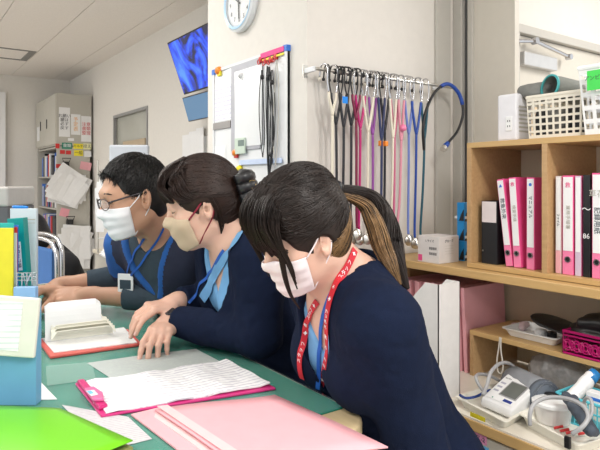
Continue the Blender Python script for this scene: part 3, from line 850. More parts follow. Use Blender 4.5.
def fold_disp(amp, joints=(), wl=.07, seed=0, ja=.004):
    def fn(P):
        v = -amp * folds(P, wl, seed)
        for j in joints:
            g = np.exp(-(np.linalg.norm(P - V3(j), axis=1) / .07) ** 2)
            v = v - ja * g * np.abs(np.sin(folds(P, .05, seed + 3) * 7))
        return v
    return fn

def trousers(S, m, o, res=.008):
    F = Field(); fp = Vector((S['f'].x, S['f'].y, 0)).normalized(); lp = Vector((0, 0, 1)).cross(fp); Rp = rot(fp, lp, Vector((0, 0, 1)))
    F.ell(S['P'] + Vector((0, 0, .0)), (.135, .175, .122), Rp, .05)
    for y in (-1, 1):
        hip = S['P'] + lp * .085 * y - Vector((0, 0, .02)); kn = S['K'] + lp * .09 * y; an = S['A'] + lp * .09 * y
        F.cone(hip, kn, .088, .068, .04); F.cone(kn, an + Vector((0, 0, .03)), .066, .052, .02, flat=1)
        MB().prism([an + fp * a + lp * b - Vector((0, 0, .0799)) for a, b in ((-.05, -.03), (.0, -.035), (.10, -.045), (.17, -.03), (.19, 0), (.17, .03), (.10, .045), (.0, .035), (-.05, .03))], (0, 0, .07)).build('shoe', SHOE, o, bevel=.01)
    F.disp = fold_disp(.004, (S['K'],), .08, 2)
    garment('trousers', F, m, o, res)

# ---------- nearest woman: navy cardigan, ponytail, pleated mask
S1 = body_spec(C=(.775, .925, .915), P=(.978, .92, .55), C7=(.797, .915, .972), SL=(.742, .785, .905), SR=(.825, 1.07, .915),
               EL=(.842, .785, .64), WL=(.80, .90, .59), ER=(.90, 1.13, .665), WR=(.81, .98, .605), K=(.62, .93, .53), A=(.66, .93, .08), f=(-1, .10, 0), female=True, bulk=.90)
h1 = Head(Vector((.664, .922, 1.064)), 174, 22, -4, .885)
B1 = Field()
torso_prims(B1, S1); head_prims(B1, h1)
B1.cone(h1.p(-.025, 0, -.03), S1['C7'] + Vector((.0, 0, -.015)), .050, .054, .03)
B1.cone(h1.p(-.005, 0, -.06), S1['C7'] + S1['f'] * .05 - S1['u'] * .03, .042, .045, .03)
hand_prims(B1, S1['WL'], (-.6, .75, -.05), (-.2, -.2, 1), -1, curl=22)
hand_prims(B1, S1['WR'], (-.6, -.7, .0), (-.2, .2, 1), 1, curl=22)
w1 = finish_person(B1, 'person', SKIN, 'person in navy cardigan and red lanyard with ponytail, nearest at the desk')
# light blue shirt, then the cardigan
I1 = Field(); torso_prims(I1, S1, off=.006, legs=False, sleeve=(.3, .3))
I1.cone(h1.p(-.02, 0, -.05), S1['C7'] - S1['u'] * .02, .054, .060, .006, 's')
I1.func(*vcut(S1, .075, .0, .03, .13, back=.02), k=.004)
garment('shirt', I1, SHIRTB, w1, .006)
G1 = Field(); torso_prims(G1, S1, off=.017, aoff=.016, legs=False)
G1.cone(h1.p(-.03, 0, -.05), S1['C7'] + Vector((-.004, 0, .004)), .052, .052, .022, 's')
G1.func(*vcut(S1, .062, .034, .03, .30, back=.03), k=.006)
G1.disp = fold_disp(.010, (S1['EL'], S1['ER'], S1['SL'].lerp(S1['EL'], .1), S1['C'].lerp(S1['P'], .6)), .11, 0, .008)
garment('cardigan', G1, NAVY, w1, .005)
trousers(S1, NAVY, w1)
surgical_mask(B1, h1, MASKP, w1, z0=-.012, z1=-.112, wide=1.22, tent=.005)

def brows_eyes(h, o, hm, closed=True):
    for y in (-1, 1):
        MB().tube([h.p(.0915, y * .014, .0315), h.p(.0915, y * .028, .0345), h.p(.086, y * .043, .033), h.p(.078, y * .050, .029)], [.0016, .0026, .0022, .0008], n=6, flat=(1, .6)).build('eyebrow', hm, o, smooth=True)
        MB().tube([h.p(.083, y * .0185, .006), h.p(.0875, y * .026, .0035), h.p(.087, y * .034, .003), h.p(.079, y * .0445, .006)], [.0005, .0011, .0012, .0006], n=6).build('eyelashes', mat('lash', (0.01, 0.008, 0.008), rough=.6, var=0), o)
brows_eyes(h1, w1, HAIR1)

def cap_field(h, front=(.095, 0, -.018), fr=(.066, .092, .085), ear=True, grow=1.0, low=-.045):
    F = Field(); g = grow
    h.ell(F, (-.012, 0, .036), (.104 * g, .086 * g, .100 * g), 0.02)
    h.ell(F, (-.040, 0, -.015), (.064, .070, .060 + abs(low) * .4), 0.03)
    h.ell(F, front, fr, .006, 's')
    if ear:
        for y in (-1, 1): h.ell(F, (.006, y * .088, -.022), (.030, .024, .036), .004, 's')
    return F
rng = np.random.RandomState(5)
def hair_join(name, parts, m, parent, extra=None):
    V = []; Q = []; o = 0; mi = []
    for i, (v, q, k) in enumerate(parts):
        V.append(v); Q.append(np.asarray(q) + o); o += len(v); mi += [k] * len(q)
    ob = mesh_obj(name, np.concatenate(V), np.concatenate(Q), m, parent)
    ob.data.polygons.foreach_set('material_index', mi)
    return ob

H1 = cap_field(h1, front=(.100, 0, -.030), fr=(.060, .092, .085), grow=1.03)
H1.ell(h1.p(.030, 0, .088), (.055, .066, .046), h1.R, .03)      # raised front of the hair
H1.ell(h1.p(-.02, 0, .103), (.07, .06, .05), h1.R, .03)
parts = [(*H1.mesh(.003), 0)]
A = flow_hair(H1, parts[0][0], rng, 2600, (-.112, 0, .068), .085, 9, h1)
parts.append((*strands('', A, rng.uniform(.0006, .0012, len(A)), None, None), 0))
root = np.array([-.112, 0, .068])
n = 700
th = rng.uniform(-1, 1, n)          # over the head from left temple across the crown to right temple
st = np.stack([.075 - .05 * np.abs(th) ** 1.5 - .035 * (rng.rand(n)), .098 * np.sin(th * 1.45), .125 * np.cos(th * 1.25) - .01], 1)
st2 = np.stack([-.02 - .06 * rng.rand(n // 3), .075 * np.sign(rng.randn(n // 3)), -.045 - .03 * rng.rand(n // 3)], 1)
st = np.concatenate([st, st2])
T = 14; tt = np.linspace(0, 1, T)[None, :, None]
jr = root + rng.normal(0, .006, (len(st), 3))
P = st[:, None] * (1 - tt) + jr[:, None] * tt
P = h1.w(P.reshape(-1, 3)); P = H1.snap(P, .0012, 5).reshape(len(st), T, 3)
P += rng.normal(0, .0006, (len(st), 1, 3))
parts.append((*strands('', P, rng.uniform(.0007, .0014, len(st)), None, None), 0))
# fringe swept forward and down, with one long loose lock at the cheek
def L(h, *p): return [h.p(*q) for q in p]
for k in range(26):
    s = (k / 25 - .5) * 2
    y0 = .052 * s; 
    g = L(h1, (.02, y0 * .5, .128), (.070, y0 * .9, .116), (.100, y0 * 1.1, .078), (.104 - .012 * abs(s), y0 * 1.25, .040 - .02 * rng.rand()), (.100 - .02 * abs(s), y0 * 1.3, .014 - .02 * rng.rand()))
    parts.append((*strands('', lock(g, [.012, .012, .010, .008, .003], 26, 14, rng), rng.uniform(.0006, .0012, 26), None, None), 0))
for side in (1, -1):
    for k in range(3):
        dy = .003 * k
        g = L(h1, (.03, side * .045, .122), (.080, side * (.066 - dy * .3), .085), (.096 - dy * .9, side * .070, .035), (.090 - dy, side * .070, -.01 - .01 * rng.rand()), (.086 - dy * .6, side * .066, -.045 - .03 * rng.rand()))
        parts.append((*strands('', lock(g, [.009, .006, .0045, .003, .001], 14, 14, rng), rng.uniform(.0006, .0010, 14), None, None), 0))
g = L(h1, (.05, .04, .118), (.088, .062, .075), (.094, .064, .02), (.100, .058, -.04), (.098, .052, -.085), (.088, .050, -.125))
parts.append((*strands('', lock(g, [.008, .007, .006, .0045, .003, .001], 44, 22, rng), .0009, None, None), 0))
# brown underside at the nape
nn = 260
st = np.stack([-.008 - .075 * rng.rand(nn), .07 - .01 * rng.rand(nn), -.02 - .055 * rng.rand(nn)], 1)
jr = root + np.array([.004, 0, -.014]) + rng.normal(0, .006, (nn, 3))
P = st[:, None] * (1 - tt) + jr[:, None] * tt
P = H1.snap(h1.w(P.reshape(-1, 3)), .0022, 5).reshape(nn, T, 3)
parts.append((*strands('', P, .0008, None, None), 1))
# ponytail
rt = h1.p(*root)
tail = [rt, at(364, 194, d=1.235), at(379, 207, d=1.245), at(389, 232, d=1.225), at(396, 260, d=1.19), at(407, 289, d=1.16)]
parts.append((*strands('', lock(tail, [.009, .015, .022, .023, .018, .005], 520, 22, rng), rng.uniform(.0007, .0013, 520), None, None), 0))
tail2 = [rt + Vector((0, 0, -.006)), at(362, 203, d=1.22), at(373, 220, d=1.215), at(381, 242, d=1.20), at(390, 264, d=1.165), at(400, 285, d=1.145)]
parts.append((*strands('', lock(tail2, [.006, .013, .019, .021, .016, .004], 420, 22, rng), rng.uniform(.0007, .0012, 420), None, None), 1))
parts.append((*strands('', lock(tail2, [.006, .013, .019, .021, .016, .004], 130, 22, rng), .0010, None, None), 0))
hair_join('hair', parts, [HAIR1, HAIRB], w1)
f_, _, _ = basis(tail[1] - tail[0], (0, 0, 1))
MB().tube([rt - f_ * .006, rt + f_ * .012], .0155, n=20).tube([rt - f_ * .001, rt + f_ * .007], .018, n=20).build('hair_tie', BLACK, w1, smooth=True)

# lanyards
def strap(F, name, pix, width, m, parent, off=.0015, T=44, **k):
    pts = [trace(F, px, py) for px, py in pix]
    return ribbon(name, F, pts, width, m, parent, off=off, T=T, **k)
def letters(o, G, t, s, N, items, size, m, start=.05):
    """characters written along a strap, one per (symbol) at even steps"""
    L_ = np.concatenate([[0], np.cumsum(np.linalg.norm(np.diff(G, axis=0), axis=1))])
    vs = MB(); pos = start
    for ch in items:
        if pos > L_[-1] - .01: break
        i = min(int(np.searchsorted(L_, pos)), len(G) - 1)
        if ch != ' ':
            M = frame(G[i] + N[i] * .0018, -Vector(t[i]), Vector(s[i]) * 1.0)
            if M.to_3x3().col[2].dot(Vector(N[i])) < 0: M = frame(G[i] + N[i] * .0018, -Vector(t[i]), -Vector(s[i]))
            if ch == '+':
                vs.box((-size * .4, -size * .13, 0), (size * .4, size * .13, .0003), M); vs.box((-size * .13, -size * .4, .0001), (size * .13, size * .4, .0004), M)
            else:
                tmp = text('t', ch, size, M, m, depth=.0002)
                vs.add([tuple(v.co) for v in tmp.data.vertices], [tuple(p.vertices) for p in tmp.data.polygons])
                bpy.data.objects.remove(tmp)
        pos += size * 1.05
    vs.build('lettering', m, o)
WI = mat('white_print', (0.85, 0.85, 0.85), rough=.6, var=0)
GB1 = Field(); GB1.ops = list(I1.ops[:0]); 
U1 = lambda: None
class Union:
    def __init__(s, *F): s.F = F
    def __call__(s, P): return np.min([f(P) for f in s.F], axis=0)
    grad = Field.grad; snap = Field.snap
C1 = Union(B1, I1, G1)
r, G, t, s, N = strap(C1, 'red_lanyard', [(354, 250), (350, 259), (344, 271), (337, 284), (331, 300), (328, 330), (327, 362), (326, 398)], .0155, LANR, w1)
letters(r, G, t, s, N, list('+ フッタス ＊ + フッタス 救 +  フッタス 救 +')[0:], .0105, WI, .012)
r, G, t, s, N = strap(C1, 'red_lanyard', [(318, 301), (311, 314), (305, 330), (302, 350), (303, 378)], .0135, LANR, w1)
letters(r, G, t, s, N, list('+ フッタス 救 + フッタス'), .010, WI, .012)
strap(C1, 'blue_lanyard', [(333, 290), (327, 305), (322, 325), (320, 350), (318, 388)], .009, LANB, w1)
stool(1.03, .92, .408, 'round stool under the nearest woman')

# ---------- middle woman: navy cardigan over light blue, hair clip, beige mask, hands crossed
S2 = body_spec(C=(.79, 1.41, .965), P=(.99, 1.42, .55), C7=(.782, 1.375, 1.035), SL=(.775, 1.265, .98), SR=(.80, 1.53, .965),
               EL=(.760, 1.25, .785), WL=(.640, 1.495, .785), ER=(.81, 1.59, .80), WR=(.672, 1.562, .824), K=(.60, 1.42, .53), A=(.64, 1.42, .08), f=(-1, .12, 0), female=True, bulk=.95)
h2 = Head(Vector((.684, 1.411, 1.112)), 158, 17, -3, .98)
B2 = Field(); torso_prims(B2, S2); head_prims(B2, h2)
B2.cone(h2.p(-.025, 0, -.03), S2['C7'] + Vector((0, 0, -.01)), .049, .052, .03)
B2.cone(h2.p(-.005, 0, -.06), S2['C7'] + S2['f'] * .05 - S2['u'] * .03, .041, .045, .03)
hL = hand_prims(B2, S2['WL'] + Vector((-.014, .008, -.002)), (-.66, -.74, -.07), (-.20, -.30, .95), -1, curl=(26, 34, 38, 40), thumb=(24, 30), spread=3, sc=.94)
hR = hand_prims(B2, S2['WR'] + Vector((-.014, -.010, .002)), (-.93, -.20, -.06), (-.15, -.1, 1), 1, curl=(24, 28, 30, 32), thumb=(30, 15), spread=4, sc=.93)
w2 = finish_person(B2, 'person', SKIN, 'person in navy with hair clip and beige mask, hands crossed on the desk')
nails(hL + hR, w2)
I2 = Field(); torso_prims(I2, S2, off=.007, legs=False, sleeve=(.3, .3))
I2.cone(h2.p(-.02, 0, -.05), S2['C7'] - S2['u'] * .01, .052, .058, .006, 's')
I2.func(*vcut(S2, .070, .0, .02, .16, back=.02), k=.004)
garment('shirt', I2, SHIRTB, w2, .006)
G2 = Field(); torso_prims(G2, S2, off=.016, aoff=.013, legs=False, sleeve=(.985, .96))
G2.cone(h2.p(-.03, 0, -.05), S2['C7'] + Vector((0, 0, -.002)), .058, .068, .006, 's')
G2.func(*vcut(S2, .095, .03, .02, .34, back=.02), k=.006)
G2.disp = fold_disp(.009, (S2['EL'], S2['ER'], S2['SL'].lerp(S2['EL'], .4), S2['EL'].lerp(S2['WL'], .5)), .10, 1, .006)
garment('cardigan', G2, NAVY, w2, .005)
trousers(S2, NAVY, w2)
surgical_mask(B2, h2, MASKB, w2, z0=-.004, z1=-.114, wide=1.12, pleats=0, tent=.009, beak=True, loopm=mat('dark_red_cord', (0.22, 0.01, 0.03), rough=.7), loops=2)
brows_eyes(h2, w2, HAIR2)
H2 = cap_field(h2, front=(.100, 0, -.022), fr=(.062, .092, .083), grow=1.0)
H2.ell(h2.p(-.075, 0, .0), (.045, .055, .05), h2.R, .03)
parts = [(*H2.mesh(.003), 0)]
A = flow_hair(H2, parts[0][0], rng, 2400, (-.112, 0, .008), .085, 9, h2)
parts.append((*strands('', A, rng.uniform(.0006, .0012, len(A)), None, None), 0))
root = np.array([-.112, 0, .012]); n = 650
th = rng.uniform(-1, 1, n)
st = np.stack([.070 - .05 * np.abs(th) ** 1.5 - .035 * rng.rand(n), .095 * np.sin(th * 1.45), .12 * np.cos(th * 1.25) - .01], 1)
st2 = np.stack([-.02 - .05 * rng.rand(n // 3), .07 * np.sign(rng.randn(n // 3)), -.04 - .035 * rng.rand(n // 3)], 1)
st = np.concatenate([st, st2]); jr = root + rng.normal(0, .012, (len(st), 3))
P = st[:, None] * (1 - tt) + jr[:, None] * tt
P = H2.snap(h2.w(P.reshape(-1, 3)), .0012, 5).reshape(len(st), T, 3)
parts.append((*strands('', P, rng.uniform(.0007, .0014, len(st)), None, None), 0))
for k in range(24):
    s_ = (k / 23 - .5) * 2; y0 = .054 * s_
    g = L(h2, (.01, y0 * .4, .128), (.068, y0 * .9, .112), (.094, y0 * 1.05, .082), (.099 - .012 * abs(s_), y0 * 1.2, .056), (.096 - .02 * abs(s_), y0 * 1.3, .040 - .012 * rng.rand()))
    parts.append((*strands('', lock(g, [.011, .011, .010, .008, .003], 24, 14, rng), rng.uniform(.0006, .0011, 24), None, None), 0))
for side in (1, -1):
    for k in range(7):
        g = L(h2, (.02, side * .04, .120), (.062 - .004 * k, side * .066, .088), (.072 - .006 * k, side * .074, .055), (.056 - .006 * k, side * .076, .034), (.035 - .004 * k, side * .077, .022))
        parts.append((*strands('', lock(g, [.011, .010, .008, .006, .002], 20, 14, rng), rng.uniform(.0006, .0011, 20), None, None), 0))
    g = L(h2, (-.02, side * .08, .02), (-.028, side * .078, -.02), (-.026, side * .066, -.06), (-.018, side * .060, -.085))
    parts.append((*strands('', lock(g, [.010, .010, .007, .001], 40, 14, rng), .0008, None, None), 0))
hair_join('hair', parts, [HAIR2], w2)
# padded claw clip with ribbon loops
cl = MB()
cc = h2.p(-.108, .036, -.010); ax, ay, az = (Vector(h2.R[:, i]) for i in range(3))
for k in range(5):
    z = (k - 2) * .026
    cl.tube([cc + az * z + ay * .042 + ax * .014, cc + az * z + ay * .034 - ax * .016, cc + az * (z * .9) - ax * .026, cc + az * z - ay * .034 - ax * .016, cc + az * z - ay * .042 + ax * .012], [.013, .019, .021, .019, .012], n=10)
ck = cl.build('hair_clip', BLACK, w2, smooth=True)
mb = MB()
for k in range(4):
    a = k * 1.7
    mb.tube([cc + az * (-.035 + .02 * k) + ay * .036 - ax * .01, cc + az * (-.02 + .02 * k) + ay * .048 - ax * .02, cc + az * (.005 + .01 * k) + ay * .03 - ax * .036, cc + az * (-.01 + .015 * k) + ay * .01 - ax * .036], .0012, n=6)
mb.build('gold_wire', mat('gold', (0.6, 0.45, 0.2), rough=.25, metal=1, var=0), ck)
C2 = Union(B2, I2, G2)
strap(C2, 'neckline_trim', [(242, 232), (235, 243), (225, 259), (213, 279), (203, 299)], .026, SHIRTB, w2, off=.002)
strap(C2, 'blue_lanyard', [(224, 250), (216, 264), (208, 277), (198, 291), (189, 303)], .008, LANB, w2)
# wristwatch on the left wrist
wd = (S2['WL'] - S2['EL']).normalized(); wc = S2['WL'] + wd * .009
M = Matrix.Translation(wc) @ wd.to_track_quat('Z', 'Y').to_matrix().to_4x4()
wt = MB().lathe([(.0275, -.008), (.0295, -.008), (.0295, .008), (.0275, .008)], (0, 0, 0), n=32, M=M)
wo = wt.build('wristwatch', BLACK, w2, smooth=True)
upv = (Vector((-.3, -.35, 1)) - wd * wd.dot(Vector((-.3, -.35, 1)))).normalized()
M2 = Matrix.Translation(wc + upv * .028) @ upv.to_track_quat('Z', 'Y').to_matrix().to_4x4()
MB().lathe([(0, 0), (.015, 0), (.016, .003), (.014, .006), (0, .006)], n=24, M=M2).build('watch_face', mat('dark_glass', (0.03, 0.03, 0.035), rough=.1), wo)
stool(1.03, 1.42, .408, 'round stool under the middle woman')

# ---------- man with glasses
S3 = body_spec(C=(.725, 1.845, .955), P=(.995, 1.86, .55), C7=(.737, 1.785, 1.035), SL=(.79, 1.705, .955), SR=(.668, 1.975, .955),
               EL=(.735, 1.815, .785), WL=(.535, 1.985, .790), ER=(.69, 2.04, .83), WR=(.475, 2.10, .812), K=(.58, 1.84, .53), A=(.62, 1.84, .08), f=(-1, -.12, 0), bulk=1.02)
h3 = Head(Vector((.606, 1.728, 1.122)), 180, 13, 0, 1.02)
B3 = Field(); torso_prims(B3, S3); head_prims(B3, h3, man=True)
B3.cone(h3.p(-.025, 0, -.03), S3['C7'] + Vector((0, 0, -.01)), .056, .060, .03)
B3.cone(h3.p(-.005, 0, -.06), S3['C7'] + S3['f'] * .05 - S3['u'] * .03, .048, .050, .03)
hL = hand_prims(B3, S3['WL'], (-.85, .42, .02), (.1, -.6, .8), -1, curl=(30, 34, 38, 42), thumb=(30, 25), sc=1.06)
hR = hand_prims(B3, S3['WR'], (-.93, -.30, -.05), (0, .1, 1), 1, curl=(34, 40, 44, 46), thumb=(30, 30), sc=1.06)
w3 = finish_person(B3, 'person', SKINM, 'person with glasses, short black hair and white mask, farthest of the three at the desk')
nails(hL + hR, w3)
I3 = Field(); torso_prims(I3, S3, off=.008, aoff=.007, legs=False, sleeve=(.80, .84))
I3.cone(h3.p(-.02, 0, -.05), S3['C7'] - S3['u'] * .0, .060, .066, .006, 's')
I3.func(*vcut(S3, .06, .0, .02, .05, back=.02), k=.004)
I3.disp = fold_disp(.003, (S3['EL'], S3['ER']), .05, 2, .005)
garment('undershirt', I3, SLATE, w3, .005)
G3 = Field(); torso_prims(G3, S3, off=.020, aoff=.018, legs=False, sleeve=(.52, .52))
G3.cone(h3.p(-.03, 0, -.05), S3['C7'] + Vector((0, 0, .0)), .064, .076, .006, 's')
G3.func(*vcut(S3, .095, .0, .02, .20, back=.02), k=.006)
G3.disp = fold_disp(.004, (S3['SL'], S3['SR'].lerp(S3['ER'], .5)), .09, 4, .005)
tp = garment('scrub_top', G3, [NAVYM, ROYAL], w3, .0055)
# royal blue sleeves: faces beyond the shoulder seam
me = tp.data; co = np.empty(len(me.vertices) * 3, np.float32); me.vertices.foreach_get('co', co); co = co.reshape(-1, 3)
vi = np.empty(len(me.loops), np.int32); me.loops.foreach_get('vertex_index', vi); fc = co[vi.reshape(-1, 4)].mean(1)
q = fc - V3(S3['C']); y = q @ V3(S3['l']); z = q @ V3(S3['u'])
q7 = fc - V3(S3['C7']); t7 = q7 @ V3(S3['u']); y7 = np.abs(q7 @ V3(S3['l'])); x7 = q7 @ V3(S3['f'])
wv = .095 * np.clip(1 - (.02 - t7) / .20, 0, 1)
band = (x7 > -.05) & (y7 < wv + .022) & (t7 > -.22) | ((x7 <= .0) & (t7 > -.012) & (y7 < .09))
ys = V3(S3['SR']) - V3(S3['C']); seam = np.minimum(np.linalg.norm(fc - V3(S3['SR'].lerp(S3['ER'], .35)), axis=1), np.linalg.norm(fc - V3(S3['SR']), axis=1) - .0) < .085
me.polygons.foreach_set('material_index', (seam | band).astype(np.int32)); 
trousers(S3, NAVYM, w3)
surgical_mask(B3, h3, MASKW, w3, z0=-.008, z1=-.110, wide=1.25, tent=.008)
brows_eyes(h3, w3, HAIRM)
H3 = cap_field(h3, front=(.106, 0, .002), fr=(.072, .102, .096), grow=.955, low=-.03)
parts = [(*H3.mesh(.003), 0)]
n = 3600
d = rng.normal(size=(n, 3)); d /= np.linalg.norm(d, axis=1, keepdims=True); d[:, 2] = np.abs(d[:, 2]) * 1.1 - .25 * rng.rand(n)
p0 = np.array([-.012, 0, .036]) + d * np.array([.098, .081, .094])
P0 = h3.w(p0); P0 = H3.snap(P0, -.001, 4); ok = (np.abs(H3(P0)) < .003) & ~((p0[:, 0] > .035) & (p0[:, 2] < .066)); 
g_ = H3.grad(P0); fwd = h3.R[:, 0]; dn = -h3.R[:, 2]
crown = h3.w(np.array([[-.06, 0, .12]]))[0]
flow = P0 - crown; flow /= np.linalg.norm(flow, axis=1, keepdims=True) + 1e-9
flow = flow + rng.normal(0, .25, flow.shape)
flow -= g_ * np.sum(flow * g_, 1)[:, None]; flow /= np.linalg.norm(flow, axis=1, keepdims=True) + 1e-9
ln = rng.uniform(.013, .026, n)[:, None]
P = np.stack([P0 + (flow * a + g_ * b) * ln for a, b in ((0, 0), (.3, .14), (.65, .18), (1, .12))], 1)[ok]
parts.append((*strands('', P, rng.uniform(.0007, .0012, len(P)), None, None), 0))
hair_join('hair', parts, [HAIRM], w3)
# glasses
gl = MB(); FR = mat('dark_metal_frame', (0.05, 0.045, 0.05), rough=.3, metal=.7)
def ring(y): return [h3.p(.104 - .010 * abs(math.cos(a) * .5 + .5) * (1 if True else 0) , y + .024 * math.cos(a) * (1 if y > 0 else -1), .004 + .0165 * math.sin(a) * (1 - .15 * math.cos(a))) for a in [k * 2 * PI / 28 for k in range(29)]]
for y in (.032, -.032): gl.tube(ring(y), .0013, n=6, caps=False)
gl.tube([h3.p(.104, .009, .009), h3.p(.110, 0, .012), h3.p(.104, -.009, .009)], .0012, n=6)
gob = gl.build('glasses', FR, w3, smooth=True)
for y in (1, -1):
    MB().tube([h3.p(.094, y * .056, .010), h3.p(.085, y * .070, .012), h3.p(.03, y * .080, .016), h3.p(-.008, y * .083, .018), h3.p(-.022, y * .080, -.002)], .0016, n=6, flat=(1.6, .7)).build('temple_arm', FR, gob, smooth=True)
    pts = ring(y * .032)[:-1]
    MB().prism(pts, (h3.p(.0005, 0, 0) - h3.p(0, 0, 0))).build('lens', mat('lens_glass', (1, 1, 1), rough=.02, alpha=.12, var=0), gob)
C3 = Union(B3, I3, G3)
strap(C3, 'blue_lanyard', [(144, 238), (139, 247), (133, 258), (129, 268), (126, 281)], .007, LANB, w3)
strap(C3, 'blue_lanyard', [(163, 228), (157, 240), (149, 252), (140, 266), (132, 282)], .007, LANB, w3)
c = Vector(trace(C3, 128, 285)) + Vector((-.012, -.012, 0))
bd = MB().box((-.028, -.002, -.04), (.028, .002, .04), Matrix.Translation(c) @ Matrix.Rotation(math.radians(-50), 4, 'Z')).build('name_badge', PAPER, w3, bevel=.001)
MB().box((-.02, -.003, -.01), (.02, -.0021, .02), Matrix.Translation(c) @ Matrix.Rotation(math.radians(-50), 4, 'Z')).build('badge_print', SLATE, bd)
stool(1.03, 1.86, .408, 'round stool under the man in glasses')
# ------------------------------------------------------------------ written paper
def line_mat(name, base, ink, spacing, direction, amount=0.55, dens=60):
    """paper with rows of handwriting: broken ink lines across the given direction"""
    m = bpy.data.materials.new(name); m.use_nodes = True; nt = m.node_tree; N = nt.nodes; Lk = nt.links; b = N['Principled BSDF']
    b.inputs['Roughness'].default_value = .75
    tc = N.new('ShaderNodeTexCoord'); dt = N.new('ShaderNodeVectorMath'); dt.operation = 'DOT_PRODUCT'
    d = Vector(direction).normalized(); dt.inputs[1].default_value = d * (2 * PI / spacing)
    Lk.new(tc.outputs['Object'], dt.inputs[0])
    sn = N.new('ShaderNodeMath'); sn.operation = 'SINE'; Lk.new(dt.outputs['Value'], sn.inputs[0])
    nz = N.new('ShaderNodeTexNoise'); nz.inputs['Scale'].default_value = dens; nz.inputs['Detail'].default_value = 3; Lk.new(tc.outputs['Object'], nz.inputs['Vector'])
    ad = N.new('ShaderNodeMath'); ad.operation = 'MULTIPLY_ADD'; ad.inputs[1].default_value = 0.45; Lk.new(sn.outputs[0], ad.inputs[0]); Lk.new(nz.outputs[0], ad.inputs[2])
    rp = N.new('ShaderNodeMapRange'); rp.inputs['From Min'].default_value = .72; rp.inputs['From Max'].default_value = .86; rp.inputs['To Max'].default_value = amount
    Lk.new(ad.outputs[0], rp.inputs['Value'])
    mx = N.new('ShaderNodeMix'); mx.data_type = 'RGBA'; mx.inputs[6].default_value = tuple(base) + (1,); mx.inputs[7].default_value = tuple(ink) + (1,)
    Lk.new(rp.outputs['Result'], mx.inputs[0]); Lk.new(mx.outputs[2], b.inputs['Base Color'])
    return m
def poly_obj(name, pix, z, th, m, parent=None, bevel=0, clip=None):
    pts = [at(px, py, Z=z) for px, py in pix]
    a = sum(((pts[i].x * pts[(i + 1) % len(pts)].y - pts[(i + 1) % len(pts)].x * pts[i].y) for i in range(len(pts))))
    if a < 0: pts = pts[::-1]
    return MB().prism([Vector((p.x, p.y, z)) for p in pts], (0, 0, th)).build(name, m, parent, bevel=bevel)

# ------------------------------------------------------------------ on the desk
e1 = (at(268, 383, Z=.73) - at(105, 413, Z=.73)).normalized()
cbd = thing('clipboard', at(170, 390, Z=ZT), 'magenta plastic clipboard holding white written sheets on the green mat', 'clipboard')
poly_obj('board', [(75, 385), (101, 418), (276, 390), (230, 365)], ZT, .0055, mat('magenta_board', (0.62, 0.03, 0.20), rough=.3), cbd, bevel=.002)
LM = line_mat('written_sheet', (0.82, 0.82, 0.83), (0.34, 0.30, 0.42), .015, e1.cross(Vector((0, 0, 1))), .5, 110)
q = [at(px, py, Z=ZT + .0056) for px, py in ((86, 382), (106, 414), (270, 386), (226, 362))]
rows = []
for i in range(14):
    s = i / 13
    rows.append([q[0].lerp(q[1], s).lerp(q[3].lerp(q[2], s), t / 15) + Vector((0, 0, .003 + .0018 * math.sin(t * 1.3) + .0012 * math.sin(t * 2.1 + i) + (.004 * (t / 15) ** 3))) for t in range(16)])
MB().grid(rows, -.0028).build('written_sheets', LM, cbd, smooth=False)
poly_obj('clip_plate', [(77, 383), (99, 411), (108, 408), (84, 382)], ZT + .0056, .008, MAG, cbd, bevel=.003)
poly_obj('clip_lever', [(84, 391), (93, 402), (104, 402), (103, 395), (94, 389)], ZT + .0136, .007, mat('magenta_lever', (0.75, 0.15, 0.35), rough=.3), cbd, bevel=.003)
lb = poly_obj('clip_label', [(86, 391), (91, 396), (98, 394.5), (94, 390)], ZT + .0207, .0006, PAPER, cbd)
poly_obj('blue_print', [(87, 391), (90, 394), (94, 393), (91, 390.6)], ZT + .0214, .0003, mat('blue_label', (0.1, 0.4, 0.8)), lb)
# printed sheets under the vinyl and beside the clipboard
PRN = line_mat('printed_sheet', (0.50, 0.55, 0.52), (0.30, 0.28, 0.36), .008, (0.5, .8, 0), .5, 120)
tag(poly_obj('printed_sheet', [(87, 363), (112, 379), (223, 363), (196, 349), (150, 354)], ZT, .0004, PRN), 'grey printed sheet lying by the crossed hands above the clipboard', 'paper')
tag(poly_obj('printed_sheet', [(62, 405), (128, 417), (152, 439), (100, 452), (85, 430)], ZT, .0006, line_mat('printed_sheet_b', (0.60, 0.60, 0.61), (0.35, 0.25, 0.35), .008, (0.2, .9, 0), .5, 120)), 'white printed sheet between the lime folder and pink folder', 'paper')
tag(poly_obj('clear_film', [(46, 366), (47, 386), (96, 379), (92, 362)], ZT, .0003, mat('pale_film', (0.35, 0.65, 0.55), rough=.15, alpha=.4, var=0)), 'pale translucent film sheet left of the printed sheet', 'plastic sheet')
tag(poly_obj('white_card', [(36, 377), (38, 400), (57, 399.5), (46, 388)], ZT, .0012, PAPER), 'white paper corner sticking out beside the blue file box', 'paper')
